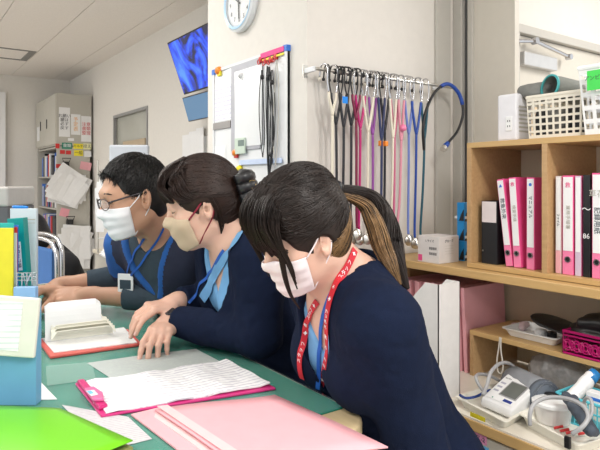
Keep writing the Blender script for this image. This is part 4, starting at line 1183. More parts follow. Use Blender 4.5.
# pink folder, near
P2, P3, P1 = at(275, 393, Z=ZT + .012), at(388, 446, Z=ZT + .012), at(155, 408, Z=ZT + .012)
P4 = P1 + (P3 - P2) * .94
pf = thing('pink_folder', P1, 'large pale pink card folder lying over the nearest desk edge', 'folder')
th = .004
rows = [[P1.lerp(P4, i / 8).lerp(P2.lerp(P3, i / 8), j / 8) + Vector((0, 0, .002 * math.sin(j * .7 + i * .4) - .002)) for j in range(9)] for i in range(9)]
MB().grid(rows, -.003).build('cover', PINKC, pf, smooth=True)
rows = [[a + Vector((0, 0, -.0065)) + (P1 - P2).normalized() * .012 for a in r] for r in rows]
MB().grid(rows, -.002).build('inner_sheets', mat('pale_pink_sheet', (0.80, 0.55, 0.55), rough=.7), pf)
ex = (P2 - P1).normalized()
MB().grid([[P1.lerp(P4, i / 4) + ex * (.004 + .020 * j) + Vector((0, 0, .0035)) for j in (0, .5, 1)] for i in range(5)], -.001).build('fold_strip', mat('light_pink_strip', (0.88, 0.55, 0.56), rough=.5), pf)
Q1 = at(131, 414, Z=ZT + .004); Q2 = at(168, 405, Z=ZT + .004)
tag(MB().grid([[Q1.lerp(Q2, j / 4) + (P4 - P1) * (i / 4) + Vector((0, 0, .0)) for j in range(5)] for i in range(5)], -.003).build('pink_folder', PINKC), 'pale pink folder flap peeking out left beneath the large pink folder', 'folder')
# lime folder
LIME = mat('lime_plastic', (0.17, 0.60, 0.012), rough=.28, var=.03, scale=6)
GT = ZT + .022
c00, c01, c11, c10 = at(-75, 407, Z=GT), at(60, 404, Z=GT), at(133, 440, Z=GT), at(-60, 520, Z=GT)
lf = thing('lime_folder', c00, 'bright lime green plastic folder at the lower left desk corner', 'folder')
def limerow(dz, tw):
    R = []
    for i in range(12):
        r = []
        for j in range(14):
            s, t = i / 11, j / 13
            p = c00.lerp(c10, s).lerp(c01.lerp(c11, s), t)
            r.append(p + Vector((0, 0, dz - tw * .016 * max(0, t - .55) * (1 - s) - .010 * max(0, t - .7) ** 2 * (1 - tw * .7))))
        R.append(r)
    return R
MB().grid(limerow(0, 1), -.0012).build('top_cover', LIME, lf, smooth=True)
MB().grid(limerow(-.018, 0), -.0012).build('bottom_cover', LIME, lf, smooth=True)
MB().grid(limerow(-.011, .5), -.004).build('inner_sheets', mat('olive_sheets', (0.30, 0.30, 0.10), rough=.6), lf)
# blue file box with a card holder on its front
Fv = Vector((FX, FY, 0)); Rv = Vector((FY, -FX, 0))
bc = at(36, 405, Z=ZT)
BM = Matrix.Translation(bc) @ Matrix((tuple(-Rv) + (0,), tuple(Fv) + (0,), (0, 0, 1, 0), (0, 0, 0, 1))).transposed()
BM = Matrix.Translation(bc) @ Matrix(((-Rv.x, Fv.x, 0, 0), (-Rv.y, Fv.y, 0, 0), (0, 0, 1, 0), (0, 0, 0, 1)))
bb = thing('file_box', bc, 'sky blue file box with a cream card holder, at the left desk side', 'file box')
BL = mat('sky_blue_plastic', (0.14, 0.36, 0.55), rough=.45)
H_ = .205
MB().box((0, 0, 0), (.26, .003, H_), BM).build('front_panel', BL, bb)
MB().box((0, .003, 0), (.003, .024, H_), BM).box((.257, .003, 0), (.26, .024, H_), BM).box((.003, .021, 0), (.257, .024, H_), BM).box((.003, .003, 0), (.257, .021, .003), BM).build('tray', BL, bb)
HM = BM @ Matrix.Translation((.0, -.012, .098)) @ Matrix.Rotation(math.radians(-4), 4, 'X') @ Matrix.Rotation(math.radians(-4), 4, 'Y')
hd = MB().box((-.002, -.003, 0), (.24, .008, .118), HM).build('card_holder', mat('cream_holder', (0.70, 0.68, 0.62), rough=.4), bb, bevel=.003)
MB().box((.030, -.0042, .012), (.21, -.003, .108), HM).build('card', line_mat('lined_card', (0.8, 0.8, 0.8), (0.45, 0.5, 0.55), .011, (0, 0, 1), .5, 20), hd)
# coral board with open notebook
nb = thing('notebook', at(80, 345, Z=ZT), 'open notebook with raised cream pages on a coral red board', 'notebook')
poly_obj('board', [(37, 341), (50, 359), (142, 346), (128, 331)], ZT, .007, mat('coral_board', (0.62, 0.10, 0.08), rough=.45), nb, bevel=.002)
WS = line_mat('notebook_sheet', (0.82, 0.82, 0.80), (0.4, 0.4, 0.48), .010, (0.3, .9, 0), .4, 110)
poly_obj('page', [(42, 339), (54, 353), (137, 343), (124, 328)], ZT + .0072, .0025, WS, nb)
s0, s1 = at(50, 341, Z=ZT + .012), at(106, 334, Z=ZT + .012)
sd = (s1 - s0).normalized(); bk = Vector((-sd.y, sd.x, 0))
PG = mat('cream_pages', (0.80, 0.78, 0.68), rough=.8, var=.02)
def pagefan(h, lean, w, th_, name, m, x0=0.0, rnd=.02):
    rows = []
    for i in range(9):
        t = i / 8; z = h * math.sin(t * 1.35) / math.sin(1.35); y = lean * t * t
        r = []
        for j in range(13):
            s = j / 12; cut = rnd * (max(0, abs(s - .5) * 2 - .8) / .2) ** 2 * t
            r.append(s0 + sd * (x0 + w * s) + bk * y + Vector((0, 0, z - cut * (t > .8))))
        rows.append(r)
    MB().grid(rows, th_).build(name, m, nb, smooth=False)
W_ = (s1 - s0).length
pagefan(.100, .030, W_ * 1.0, .003, 'raised_page', PAPER, -.012, .010)
for k in range(5):
    pagefan(.030 + .006 * k, -.030 + .012 * k, W_ * 1.12 - .004 * k, .002, 'page', PG, .002)
# pink board under the man's arms
tag(MB().prism([at(58, 301, Z=.775), at(96, 303, Z=.775), at(92, 293, Z=.775), at(62, 291, Z=.775)][::1], (0, 0, .004)).build('pink_clipboard', MAG), 'narrow magenta board lying between the arms of the man', 'clipboard')

# rack with coloured folders at the left
def slab(name, px0, py0, px1, py1, d, th_, m, label, cat, group=None, tilt=0, base=ZT, parent=None, hgt=None):
    a, b = at(px0, py0, d=d), at(px1, py0, d=d); top = a.z; h = top - base
    w = (b - a).length; M = Matrix.Translation(((a.x + b.x) / 2, (a.y + b.y) / 2, base)) @ Matrix(((Rv.x, Fv.x, 0, 0), (Rv.y, Fv.y, 0, 0), (0, 0, 1, 0), (0, 0, 0, 1))) @ Matrix.Rotation(math.radians(tilt), 4, 'Y')
    o = MB().box((-w / 2, 0, 0), (w / 2, th_, h), M).build(name, m, parent, bevel=.001)
    if parent is None: tag(o, label, cat, group)
    return o, M, w, h
slab('yellow_folder', -14, 228, 13, 292, 1.62, .006, YEL, 'yellow plastic folder standing at the front of the desk rack', 'folder')
slab('teal_folder', -12, 223, 13.6, 292, 1.635, .004, mat('teal_sheet', (0.02, 0.45, 0.42), rough=.4), 'thin teal folder edge directly behind the yellow folder', 'folder')
slab('red_folder', -10, 227, 17, 292, 1.65, .004, REDP, 'red folder edge between the yellow and the blue folders', 'folder')
slab('white_folder', -10, 233, 16.5, 292, 1.644, .004, PAPER, 'white papers standing between the yellow and red folders', 'papers')
slab('blue_folder', -8, 225, 18, 292, 1.66, .005, BLUEP, 'blue folder edge just behind the red folder', 'folder')
TEAL = mat('teal_binder', (0.0, 0.30, 0.27), rough=.4)
o, M, w, h = slab('teal_binder', 15, 218, 31, 275, 1.70, .03, TEAL, 'dark teal binder with a white spine label, leaning in the rack', 'binder', tilt=-4)
lb = MB().box((-.006, -.0012, h - .155), (.012, 0, h - .070), M).build('spine_label', PAPER, o)
text('lettering', 'スタッフ録', .014, M @ frame((.003, -.0016, h - .112), (0, 0, -1), (1, 0, 0)), INK, lb)
PANL = mat('pale_grey_panel', (0.62, 0.68, 0.72), rough=.4, var=.02)
o, M, w, h = slab('file_tray_panel', 10, 208.5, 36.5, 275, 1.76, .012, PANL, 'pale grey upright document stand behind the teal binder', 'document stand')
MB().box((-w / 2 + .004, -.001, h - .035), (w / 2 - .004, 0, h - .032), M).box((-w / 2 + .004, -.001, h - .045), (w / 2 - .004, 0, h - .0435), M).build('rim_line', GREYM, o)
pn = at(12, 206.8, d=1.766); p2 = at(28, 207.3, d=1.766)
tag(MB().tube([pn, pn.lerp(p2, .1), pn.lerp(p2, .9), p2], [.002, .0045, .0045, .003], n=10).build('pen', mat('bright_blue', (0.0, 0.22, 0.75), rough=.3), smooth=True), 'bright blue pen lying on top of the grey document stand', 'pen')
wr = MB(); a = at(17, 273, d=1.60); b = at(37, 273, d=1.60)
for k in range(3):
    z0 = a.z - .010 * k
    wr.tube([Vector((a.x, a.y, z0)), Vector((b.x, b.y, z0))], .0016, n=6)
for t in (0, .25, .5, .75, 1):
    p = a.lerp(b, t); wr.tube([Vector((p.x, p.y, ZT)), Vector((p.x, p.y, a.z))], .0016, n=6)
wr.tube([a.lerp(b, .3), a.lerp(b, .45) + Vector((0, 0, -.035)), a.lerp(b, .7)], .0022, n=6)
tag(wr.build('wire_rack', CHROME), 'small chrome wire rack end in front of the teal binder', 'rack')
a = at(26, 288, d=1.58)
tag(MB().box((-.03, -.01, 0), (.03, .01, a.z + .004 - ZT), Matrix.Translation((a.x, a.y, ZT)) @ Matrix.Rotation(-.6, 4, 'Z')).build('pen_tray', mat('pale_blue', (0.3, 0.5, 0.8), rough=.4), bevel=.002), 'pale blue plastic pen tray below the chrome wire rack', 'tray')
a = at(8, 187, d=2.0); a0 = at(-30, 187, d=2.0)
et = thing('desktop_printer', (a.x, a.y, ZT), 'grey and charcoal desktop printer at the far left end of the desk', 'printer')
EM = Matrix.Translation((a.x, a.y, ZT)) @ Matrix(((-Rv.x, Fv.x, 0, 0), (-Rv.y, Fv.y, 0, 0), (0, 0, 1, 0), (0, 0, 0, 1)))
hz = a.z - ZT
MB().box((0, 0, 0), (.2, .2, hz * .84), EM).build('body', mat('charcoal_plastic', (0.10, 0.10, 0.11), rough=.5), et, bevel=.005)
MB().box((-.002, -.004, hz * .84), (.2, .2, hz), EM).build('lid', mat('warm_grey_plastic', (0.45, 0.43, 0.41), rough=.5), et, bevel=.008)

# ------------------------------------------------------------------ far side: chair, seated person in black, back desk
ch = thing('chair', (0.62, 2.93, 0), 'chrome framed chair with blue upholstery beyond the desk', 'chair')
a = at(57, 262, d=2.72); b = at(33, 250, d=2.95)
def arch(off, zt):
    A = Vector((a.x, a.y, 0)) + Fv * off; Bv = Vector((b.x, b.y, 0)) + Fv * off
    pts = [A + Vector((0, 0, .42)), A + Vector((0, 0, zt - .10)), A.lerp(Bv, .12) + Vector((0, 0, zt - .03)), A.lerp(Bv, .35) + Vector((0, 0, zt)), A.lerp(Bv, 1.05) + Vector((0, 0, zt)), A.lerp(Bv, 1.25) + Vector((0, 0, zt - .04)), A.lerp(Bv, 1.35) + Vector((0, 0, zt - .12)), A.lerp(Bv, 1.35) + Vector((0, 0, .42))]
    return [Vector(p) for p in bez(np.array([tuple(p) for p in pts]), 40)]
MB().tube(arch(0, .885), .011, n=10).build('back_frame', CHROME, ch, smooth=True)
MB().tube(arch(.06, .90), .011, n=10).build('back_frame', CHROME, ch, smooth=True)
A = Vector((a.x, a.y, 0)); Bv = Vector((b.x, b.y, 0)); dv_ = (Bv - A)
mbk = MB(); mbk.prism([A.lerp(Bv, .25) + Fv * .015 + Vector((0, 0, .47)), A.lerp(Bv, 1.15) + Fv * .015 + Vector((0, 0, .47)), A.lerp(Bv, 1.15) + Fv * .015 + Vector((0, 0, .84)), A.lerp(Bv, .25) + Fv * .015 + Vector((0, 0, .84))][::-1], Fv * .035)
mbk.build('backrest', mat('chair_blue', (0.05, 0.16, 0.42), rough=.8), ch, bevel=.01)
pv = dv_.normalized(); s0_ = A.lerp(Bv, .68)
SM = Matrix.Translation((s0_.x, s0_.y, 0)) @ Matrix(((pv.x, Fv.x, 0, 0), (pv.y, Fv.y, 0, 0), (0, 0, 1, 0), (0, 0, 0, 1)))
MB().box((-.2, -.42, .41), (.2, -.04, .455), SM).build('seat', mat('chair_blue', (0.05, 0.16, 0.42)), ch, bevel=.01)
for x in (-.19, .19):
    MB().tube([SM @ Vector((x, -.40, .42)), SM @ Vector((x, -.40, 0.012))], .011, n=8).build('leg', CHROME, ch)
    MB().tube([SM @ Vector((x, -.05, .42)), SM @ Vector((x, -.05, 0.012))], .011, n=8).build('leg', CHROME, ch)
# person in black, turned away, bending over
Cx = at(52, 278, d=3.35)
ho = at(31, 236, d=3.3)
S4 = body_spec(C=(ho.x + .14, ho.y + .02, ho.z - .17), P=(ho.x + .20, ho.y + .04, .50), C7=(ho.x + .10, ho.y + .01, ho.z - .09), SL=(ho.x + .16, ho.y - .14, ho.z - .17), SR=(ho.x + .16, ho.y + .18, ho.z - .17),
               EL=(ho.x + .10, ho.y - .18, ho.z - .40), WL=(ho.x - .1, ho.y - .12, ho.z - .42), ER=(ho.x + .10, ho.y + .22, ho.z - .40), WR=(ho.x - .1, ho.y + .14, ho.z - .42), K=(ho.x - .10, ho.y + .02, .50), A=(ho.x - .06, ho.y + .02, .08), f=(-1, .05, 0), bulk=.95)
h4 = Head(ho, 120, 25, 0, 1.0)
B4 = Field(); torso_prims(B4, S4); head_prims(B4, h4); B4.cone(h4.p(-.02, 0, -.04), S4['C7'], .05, .055, .03)
hand_prims(B4, S4['WL'], (-1, .2, 0), (0, -.2, 1), -1, curl=25); hand_prims(B4, S4['WR'], (-1, -.2, 0), (0, .2, 1), 1, curl=25)
w4 = finish_person(B4, 'person', SKIN, 'person in black with short black hair, turned away beyond the chrome chair', res=.006)
G4 = Field(); torso_prims(G4, S4, off=.017, aoff=.015, legs=False, sleeve=(.98, .98)); G4.disp = fold_disp(.004, (), .1, 3)
garment('sweater', G4, mat('black_knit', (0.008, 0.008, 0.010), rough=.9), w4, .009)
trousers(S4, mat('black_knit', (0, 0, 0)), w4, .012)
H4 = cap_field(h4, front=(.105, 0, -.02), fr=(.062, .09, .08), ear=False)
H4.ell(h4.p(-.04, 0, -.03), (.07, .075, .07), h4.R, .03)
parts = [(*H4.mesh(.005), 0)]; hair_join('hair', parts, [HAIRM], w4)
tag(MB().lathe([(0, .34), (.17, .34), (.18, .36), (.17, .378), (0, .38), (0, .3801)], (S4['P'].x, S4['P'].y, 0), n=24).lathe([(.03, .0), (.03, .36)], (S4['P'].x, S4['P'].y, 0), n=12).lathe([(0, 0), (.2, 0), (.19, .03), (0, .03)], (S4['P'].x, S4['P'].y, 0), n=24).build('stool', BLACK), 'black round stool under the person dressed in black', 'stool')

bd = thing('side_desk', (1.5, 3.9, 0), 'grey side desk along the television wall behind the man', 'desk')
MB().box((1.09, 3.25, .70), (2.06, 3.92, .725)).build('desktop', mat('warm_white_top', (0.55, 0.50, 0.40), rough=.5), bd, bevel=.003)
for x, y in ((1.10, 3.27), (1.10, 3.86), (2.01, 3.27), (2.01, 3.86)): MB().box((x, y, 0), (x + .03, y + .03, .70)).build('leg', GREYM, bd)
MB().box((1.10, 3.30, .25), (1.11, 3.86, .70)).build('modesty_panel', GREYM, bd)
mt = thing('monitor', at(130, 200, d=3.75), 'light grey monitor seen from behind above the head of the man', 'monitor')
a, b, c_ = at(110, 149, d=3.55), at(149, 146, d=3.55), at(110, 178, d=3.55)
nn_ = Vector((a.x - b.x, a.y - b.y, 0)).normalized(); bk_ = Vector((-nn_.y, nn_.x, 0))
z1_ = at(130, 145, d=3.55).z; z0_ = z1_ - .30; ctr = (a + b) / 2
MM = Matrix.Translation((ctr.x, ctr.y, 0)) @ Matrix(((nn_.x, bk_.x, 0, 0), (nn_.y, bk_.y, 0, 0), (0, 0, 1, 0), (0, 0, 0, 1))) @ Matrix.Rotation(math.radians(0), 4, 'Y')
wv_ = (a - b).length / 2
MB().box((-wv_, -.02, z0_), (wv_, .02, z1_), MM).build('shell', mat('monitor_grey', (0.50, 0.53, 0.58), rough=.4), mt, bevel=.01)
MB().tube([MM @ Vector((0, 0, .735)), MM @ Vector((0, 0, z0_ + .02))], .02, n=12).build('stand', mat('monitor_grey', (0, 0, 0)), mt)
MB().box((-.12, -.08, .7255), (.12, .08, .738), MM).build('base', mat('monitor_grey', (0, 0, 0)), mt, bevel=.004)
dr_ = thing('document_rack', at(112, 260, d=3.5), 'pale document rack with hanging white sheets left of the man', 'rack')
a = at(98, 160, d=3.6); b = at(109, 160, d=3.6)
for p in (a, b): MB().tube([Vector((p.x, p.y, .726)), Vector((p.x, p.y, p.z))], .006, n=8).build('post', GREYM, dr_)
for k in range(4):
    z = a.z - .10 - k * .13; MB().tube([Vector((a.x, a.y, z)), Vector((b.x, b.y, z))], .004, n=6).build('rail', mat('rail_white', (.7, .7, .7)), dr_)
random.seed(9)
for k in range(7):
    t = k / 6; p = a.lerp(b, t); zz = a.z - .12 - random.uniform(0, .12)
    M = Matrix.Translation((p.x, p.y - .02 - .004 * k, zz)) @ Matrix.Rotation(random.uniform(-.08, .08), 4, 'Y') @ Matrix.Rotation(-.5, 4, 'Z')
    MB().box((-.025, 0, -.20), (.025, .0015, 0), M).build('hanging_sheet', PAPER, dr_)
a = at(100, 209, d=3.3); b = at(100, 232, d=3.3)
MB().box((-.022, -.002, b.z - a.z), (.022, 0, 0), Matrix.Translation(a) @ Matrix.Rotation(-.5, 4, 'Z')).build('white_tag', PAPER, dr_)
# low papers on the side desk
for k in range(4):
    p = at(90 + 5 * k, 268 + 1.5 * k, Z=.7252 + .006 * k) if False else Vector((1.13 + .03 * k, 3.42 + .02 * k, .7255 + .011 * k))
    tag(MB().box((-.11, -.15, 0), (.11, .15, .010), Matrix.Translation(p) @ Matrix.Rotation(.12 * k - .1, 4, 'Z')).build('paper_stack', PAPER), 'stack of white paper on the near corner of the grey side desk', 'papers', 'paper stacks on the side desk')

# ------------------------------------------------------------------ television and second screen on brackets
def screen(name, tl, bl, Yr, label, scr, bez_, Ynear):
    A, Bp = Vector(tl), Vector(bl); t = thing(name, A, label, 'screen')
    dn_ = (Bp - A); L0 = dn_.length; dn_.normalize(); rt_ = Vector((0, -1, 0)); n_ = rt_.cross(-dn_).normalized()
    if n_.x > 0: n_ = -n_
    Wd = A.y - Ynear
    M = Matrix(((rt_.x, dn_.x, n_.x, A.x), (rt_.y, dn_.y, n_.y, A.y), (rt_.z, dn_.z, n_.z, A.z), (0, 0, 0, 1)))
    MB().box((0, 0, -.035), (Wd, L0, 0), M).build('housing', BLACK, t, bevel=.004)
    MB().box((bez_, bez_, 0), (Wd - bez_, L0 - bez_, .0015), M).build('display', scr, t)
    c = M @ Vector((Wd / 2, L0 / 2, -.03))
    MB().tube([c, Vector((2.099, c.y, c.z + .02))], .02, n=10).build('bracket', BLACK, t)
    return t
m = bpy.data.materials.new('blue_screen'); m.use_nodes = True; N = m.node_tree.nodes; Lk = m.node_tree.links; b = N['Principled BSDF']
tc = N.new('ShaderNodeTexCoord'); nz = N.new('ShaderNodeTexNoise'); nz.inputs['Scale'].default_value = 3.2; nz.inputs['Detail'].default_value = 5; nz.inputs['Distortion'].default_value = 2.2
Lk.new(tc.outputs['Object'], nz.inputs['Vector']); cr = N.new('ShaderNodeValToRGB'); Lk.new(nz.outputs[0], cr.inputs[0])
E = cr.color_ramp.elements; E[0].position = .40; E[0].color = (0.0, 0.004, 0.05, 1); E[1].position = .52; E[1].color = (0.0, 0.06, 0.85, 1)
e = E.new(.72); e.color = (0.08, 0.30, 1, 1)
b.inputs['Base Color'].default_value = (0, 0, 0, 1); b.inputs['Roughness'].default_value = .2
Lk.new(cr.outputs[0], b.inputs['Emission Color']); b.inputs['Emission Strength'].default_value = .9
Atl = at(167, 43, X=1.78); Abl = at(184, 95, Y=Atl.y)
screen('television', Atl, Abl, 0, 'tilted wall television showing a bright blue undersea picture', m, .012, Atl.y - .74)
A2 = at(182, 98, X=1.86); B2_ = at(188.5, 122, Y=A2.y)
m2 = mat('dim_screen', (0.03, 0.08, 0.15), rough=.25, emit=(0.06, 0.13, 0.22), es=1, var=0)
screen('small_screen', A2, B2_, 0, 'small dim slate blue screen hanging below the television', m2, .008, A2.y - .60)
wh = thing('leaflet_holder', at(195, 146, X=2.09), 'clear leaflet holder with white sheets on the wall left of the whiteboard', 'holder')
a = at(184, 139, X=2.085); b = at(205, 152, X=2.085)
MB().box((2.075, b.y, b.z - .15), (2.098, a.y, a.z)).build('pocket', mat('clear_acrylic', (0.85, 0.88, 0.9), rough=.1, alpha=.5, var=0), wh)
for k in range(3):
    y = a.y + (b.y - a.y) * (k + .5) / 3; MB().box((2.070, y - .07, b.z - .13), (2.074, y + .07, a.z + .03 + .02 * k)).build('leaflet', PAPER, wh)

# ------------------------------------------------------------------ clock on the pillar
PX = 1.275
c = at(243.5, 3, X=PX)
ck = thing('wall_clock', c, 'round white wall clock with pale blue rim on the pillar', 'clock')
MB().lathe([(0, 0), (.128, 0), (.132, -.010), (.130, -.028), (.120, -.034), (.112, -.030), (.112, -.020), (0, -.020)], c, n=64, axis='x').build('case', mat('clock_white', (0.72, 0.74, 0.76), rough=.3), ck, smooth=False)
MB().lathe([(0.108, -.0305), (.121, -.0345), (.119, -.036), (.108, -.032), (0.108, -.0305)], c, n=64, axis='x').build('rim', mat('pale_blue_rim', (0.42, 0.62, 0.80), rough=.3), ck)
MB().lathe([(0, -.0200), (.101, -.0200), (.101, -.0215), (0, -.0215)], c, n=64, axis='x').build('dial', PAPER, ck)
for k in range(1, 13):
    a = k * PI / 6; p = c + Vector((-.0222, -.080 * math.sin(a), .080 * math.cos(a)))
    text('numeral', str(k), .026, frame(p, (0, -1, 0), (0, 0, 1)), INK, ck)
for a, L_, w_ in ((math.radians(178), .075, .003), (math.radians(305), .05, .004)):
    d_ = Vector((0, -math.sin(a), math.cos(a)))
    MB().tube([c + Vector((-.026, 0, 0)) - d_ * .015, c + Vector((-.026, 0, 0)) + d_ * L_], w_, n=6).build('hand', BLACK, ck)
MB().lathe([(0, -.034), (.10, -.034), (.10, -.0345), (0, -.0345)], c, n=48, axis='x').build('glass', mat('clock_glass', (1, 1, 1), rough=.02, alpha=.08, var=0), ck)

# ------------------------------------------------------------------ whiteboard on the pillar
y0, y1, zt_, zb_ = at(287, 42, X=1.26).y, at(213, 75, X=1.26).y, 1.705, 1.13
wb = thing('whiteboard', (PX, (y0 + y1) / 2, zb_), 'white magnetic board on the pillar hung with keys, calendar and clips', 'whiteboard')
WBM = mat('whiteboard_white', (0.78, 0.79, 0.80), rough=.2, var=.01)
MB().box((PX - .012, y0, zb_), (PX, y1, zt_)).build('board', WBM, wb)
ALU = mat('aluminium', (0.70, 0.71, 0.72), rough=.35, var=.02)
for nm, a_, b_ in (('frame_edge', (PX - .018, y0, zb_), (PX, y0 + .016, zt_)), ('frame_edge', (PX - .018, y1 - .016, zb_), (PX, y1, zt_)), ('frame_edge', (PX - .018, y0, zt_ - .014), (PX, y1, zt_)), ('frame_edge', (PX - .018, y0, zb_), (PX, y1, zb_ + .014))):
    MB().box(a_, b_).build(nm, ALU, wb, bevel=.001)
for yy, zz in ((y0, zt_), (y1 - .02, zt_)): MB().box((PX - .02, yy - .004, zz - .022), (PX, yy + .024, zz + .002)).build('corner_cap', BLUEP, wb)
def wbx(px0, py0, px1, py1, th_, m_, nm, label=None, cat=None, off=0.0, parent=None, bev=0):
    X_ = PX - .0125 - off
    a = at(px0, py0, X=X_); b = at(px1, py1, X=X_)
    zc = (at((px0 + px1) / 2, py0, X=X_).z, at((px0 + px1) / 2, py1, X=X_).z)
    o = MB().box((X_ - th_, b.y, zc[1]), (X_, a.y, zc[0])).build(nm, m_, parent, bevel=bev)
    if label: tag(o, label, cat)
    return o
wbx(214, 87, 231, 121, .001, line_mat('calendar_print', (0.82, 0.82, 0.85), (0.5, 0.45, 0.7), .02, (0, 0, 1), .5, 90), 'calendar', 'white calendar sheet with violet print on the left of the whiteboard', 'calendar')
wbx(214, 122, 231, 129, .006, mat('grey_tray', (0.30, 0.28, 0.27), rough=.5), 'marker_tray', 'grey tray strip under the calendar sheet on the whiteboard', 'tray', bev=.001)
fr = wbx(232, 62, 261, 150, .006, mat('panel_frame_grey', (0.42, 0.42, 0.46), rough=.4), 'notice_frame', 'grey framed white notice panel in the middle of the whiteboard', 'frame', bev=.002)
wbx(235, 68, 262, 146, .0015, WBM, 'sheet', off=.0062, parent=fr)
g = wbx(236, 138, 246, 154, .008, mat('pale_green_device', (0.55, 0.65, 0.55), rough=.4), 'timer', 'small pale timer with grey display low on the whiteboard', 'timer', off=.009, bev=.002)
wbx(238, 140, 244, 146, .0005, mat('lcd_grey', (0.18, 0.24, 0.22), rough=.2), 'display', off=.0172, parent=g)
wbx(261, 50, 284, 55, .003, mat('hot_pink_tape', (0.85, 0.04, 0.25), rough=.5), 'pink_tape', 'hot pink strip at the top right of the whiteboard', 'tape', off=.007)
wbx(263, 56, 284, 58, .003, YEL, 'yellow_tape', 'yellow strip just under the hot pink strip', 'tape', off=.007)
wbx(213, 146, 226, 168, .001, PAPER, 'small_note', 'small white note at the lower left of the whiteboard', 'note')
wbx(240, 159, 282, 164, .006, mat('pale_blue_ruler', (0.55, 0.65, 0.85), rough=.3), 'ruler', 'pale blue magnetic ruler strip low on the whiteboard', 'ruler', off=.006)
def magnet(px, py, r, m_, label, nm='magnet_clip', m2=None):
    c = at(px, py, X=PX - .0125); t = thing(nm, c, label, 'magnet')
    MB().lathe([(0, 0), (r, 0), (r * 1.05, -.008), (r * .7, -.020), (0, -.022)], c, n=20, axis='x').build('body', m_, t, smooth=True)
    MB().box((-.012, -r * 1.1, -.006 - r), (-.002, r * .5, -r * .2), Matrix.Translation(c)).build('jaw', m2 or YEL, t, bevel=.002)
ORG = mat('orange_plastic', (0.85, 0.25, 0.02), rough=.35)
magnet(220, 71, .020, ORG, 'orange and yellow round clip at the top left of the whiteboard')
magnet(237, 153, .017, ORG, 'orange and yellow clip beside the timer on the whiteboard', m2=REDP)
magnet(241, 169, .017, YEL, 'yellow and red clip lowest on the whiteboard', m2=REDP)
magnet(217, 160, .010, REDP, 'small red magnet at the lower left of the whiteboard', m2=REDP)
magnet(243, 76, .014, mat('pale_knob', (0.6, 0.6, 0.6)), 'pale grey hook magnet near the top of the framed panel', m2=WHITE)
# red hooks with black key straps
for k, (px, py) in enumerate(((262, 60), (267, 61), (272, 60), (277, 57))):
    c = at(px, py, X=PX - .0125); t = thing('red_hook', c, 'red plastic hook in the row at the whiteboard top right', 'hook', 'red hooks on the whiteboard')
    MB().box((-.012, -.010, -.012), (0, .010, .012), Matrix.Translation(c)).build('base', REDP, t, bevel=.003)
    ring_ = [c + Vector((-.016, .010 * math.sin(a), -.010 + .010 * math.cos(a))) for a in [i * 2 * PI / 14 for i in range(15)]]
    MB().tube(ring_, .0022, n=6, caps=False).build('ring', REDP, t)
rg = np.random.RandomState(2)
for k, (px, py, ln) in enumerate(((262, 70, .36), (268, 66, .40), (269.5, 67, .44), (272, 70, .38), (276, 60, .42))):
    c = at(px, py, X=PX - .03)
    t = thing('key_strap', c, ['thin black cord loop hanging leftmost', 'black strap loop with toggle, second from left', 'thick black strap bundle in the middle', 'curved black cord loop hanging to the right', 'thin grey cord hanging rightmost'][k] + ' under the red hooks', 'strap')
    w_ = .012 + .006 * rg.rand()
    for s in (-1, 1):
        pts = bez(np.array([tuple(c + Vector((0, s * w_ * f_ + .006 * math.sin(k + j), -ln * j / 5))) for j, f_ in enumerate((.2, .8, 1.2, 1.3, 1.0, .05))]), 20)
        MB().tube([Vector(p) for p in pts], .0022 if k != 2 else .005, n=6).build('cord', BLACK if k < 4 else GREYM, t)
    if k < 4: MB().lathe([(0, -.010), (.008, -.008), (.009, 0), (.008, .008), (0, .010)], c + Vector((0, 0, -.03 - .02 * (k % 2))), n=12).build('toggle', BLACK, t, smooth=True)
# ------------------------------------------------------------------ rail with stethoscopes
YR = 1.685
ra, rb = at(315, 68.5, Y=YR), at(452, 87.5, Y=YR)
rl = thing('hanging_rail', ra, 'steel rail on the wall carrying the row of stethoscopes', 'rail')
MB().tube([ra, rb], .0065, n=12).build('bar', STEEL, rl)
for t in (0.0, .93):
    p = ra.lerp(rb, t)
    MB().box((p.x - .006, YR, p.z - .010), (p.x + .006, 1.749, p.z + .010)).build('bracket', mat('clear_bracket', (0.75, 0.76, 0.78), rough=.15), rl, bevel=.003)
    MB().box((p.x - .010, 1.744, p.z - .026), (p.x + .010, 1.749, p.z + .022)).build('wall_plate', STEEL, rl)
rx = lambda px: at(px, 80, Y=YR).x
def railz(x): return ra.z + (rb.z - ra.z) * (x - ra.x) / (rb.x - ra.x)
STM = {}
def smt(n, c): return mat('tubing_' + n, c, rough=.32, var=.02)
cols = dict(cream=(0.74, 0.68, 0.56), black=(0.015, 0.015, 0.02), navy=(0.02, 0.03, 0.10), magenta=(0.50, 0.01, 0.16), purple=(0.28, 0.07, 0.33), pink=(0.62, 0.15, 0.27),
            burgundy=(0.20, 0.01, 0.05), periwinkle=(0.16, 0.22, 0.55), blue=(0.01, 0.06, 0.34), teal=(0.01, 0.09, 0.13), rose=(0.70, 0.28, 0.36))
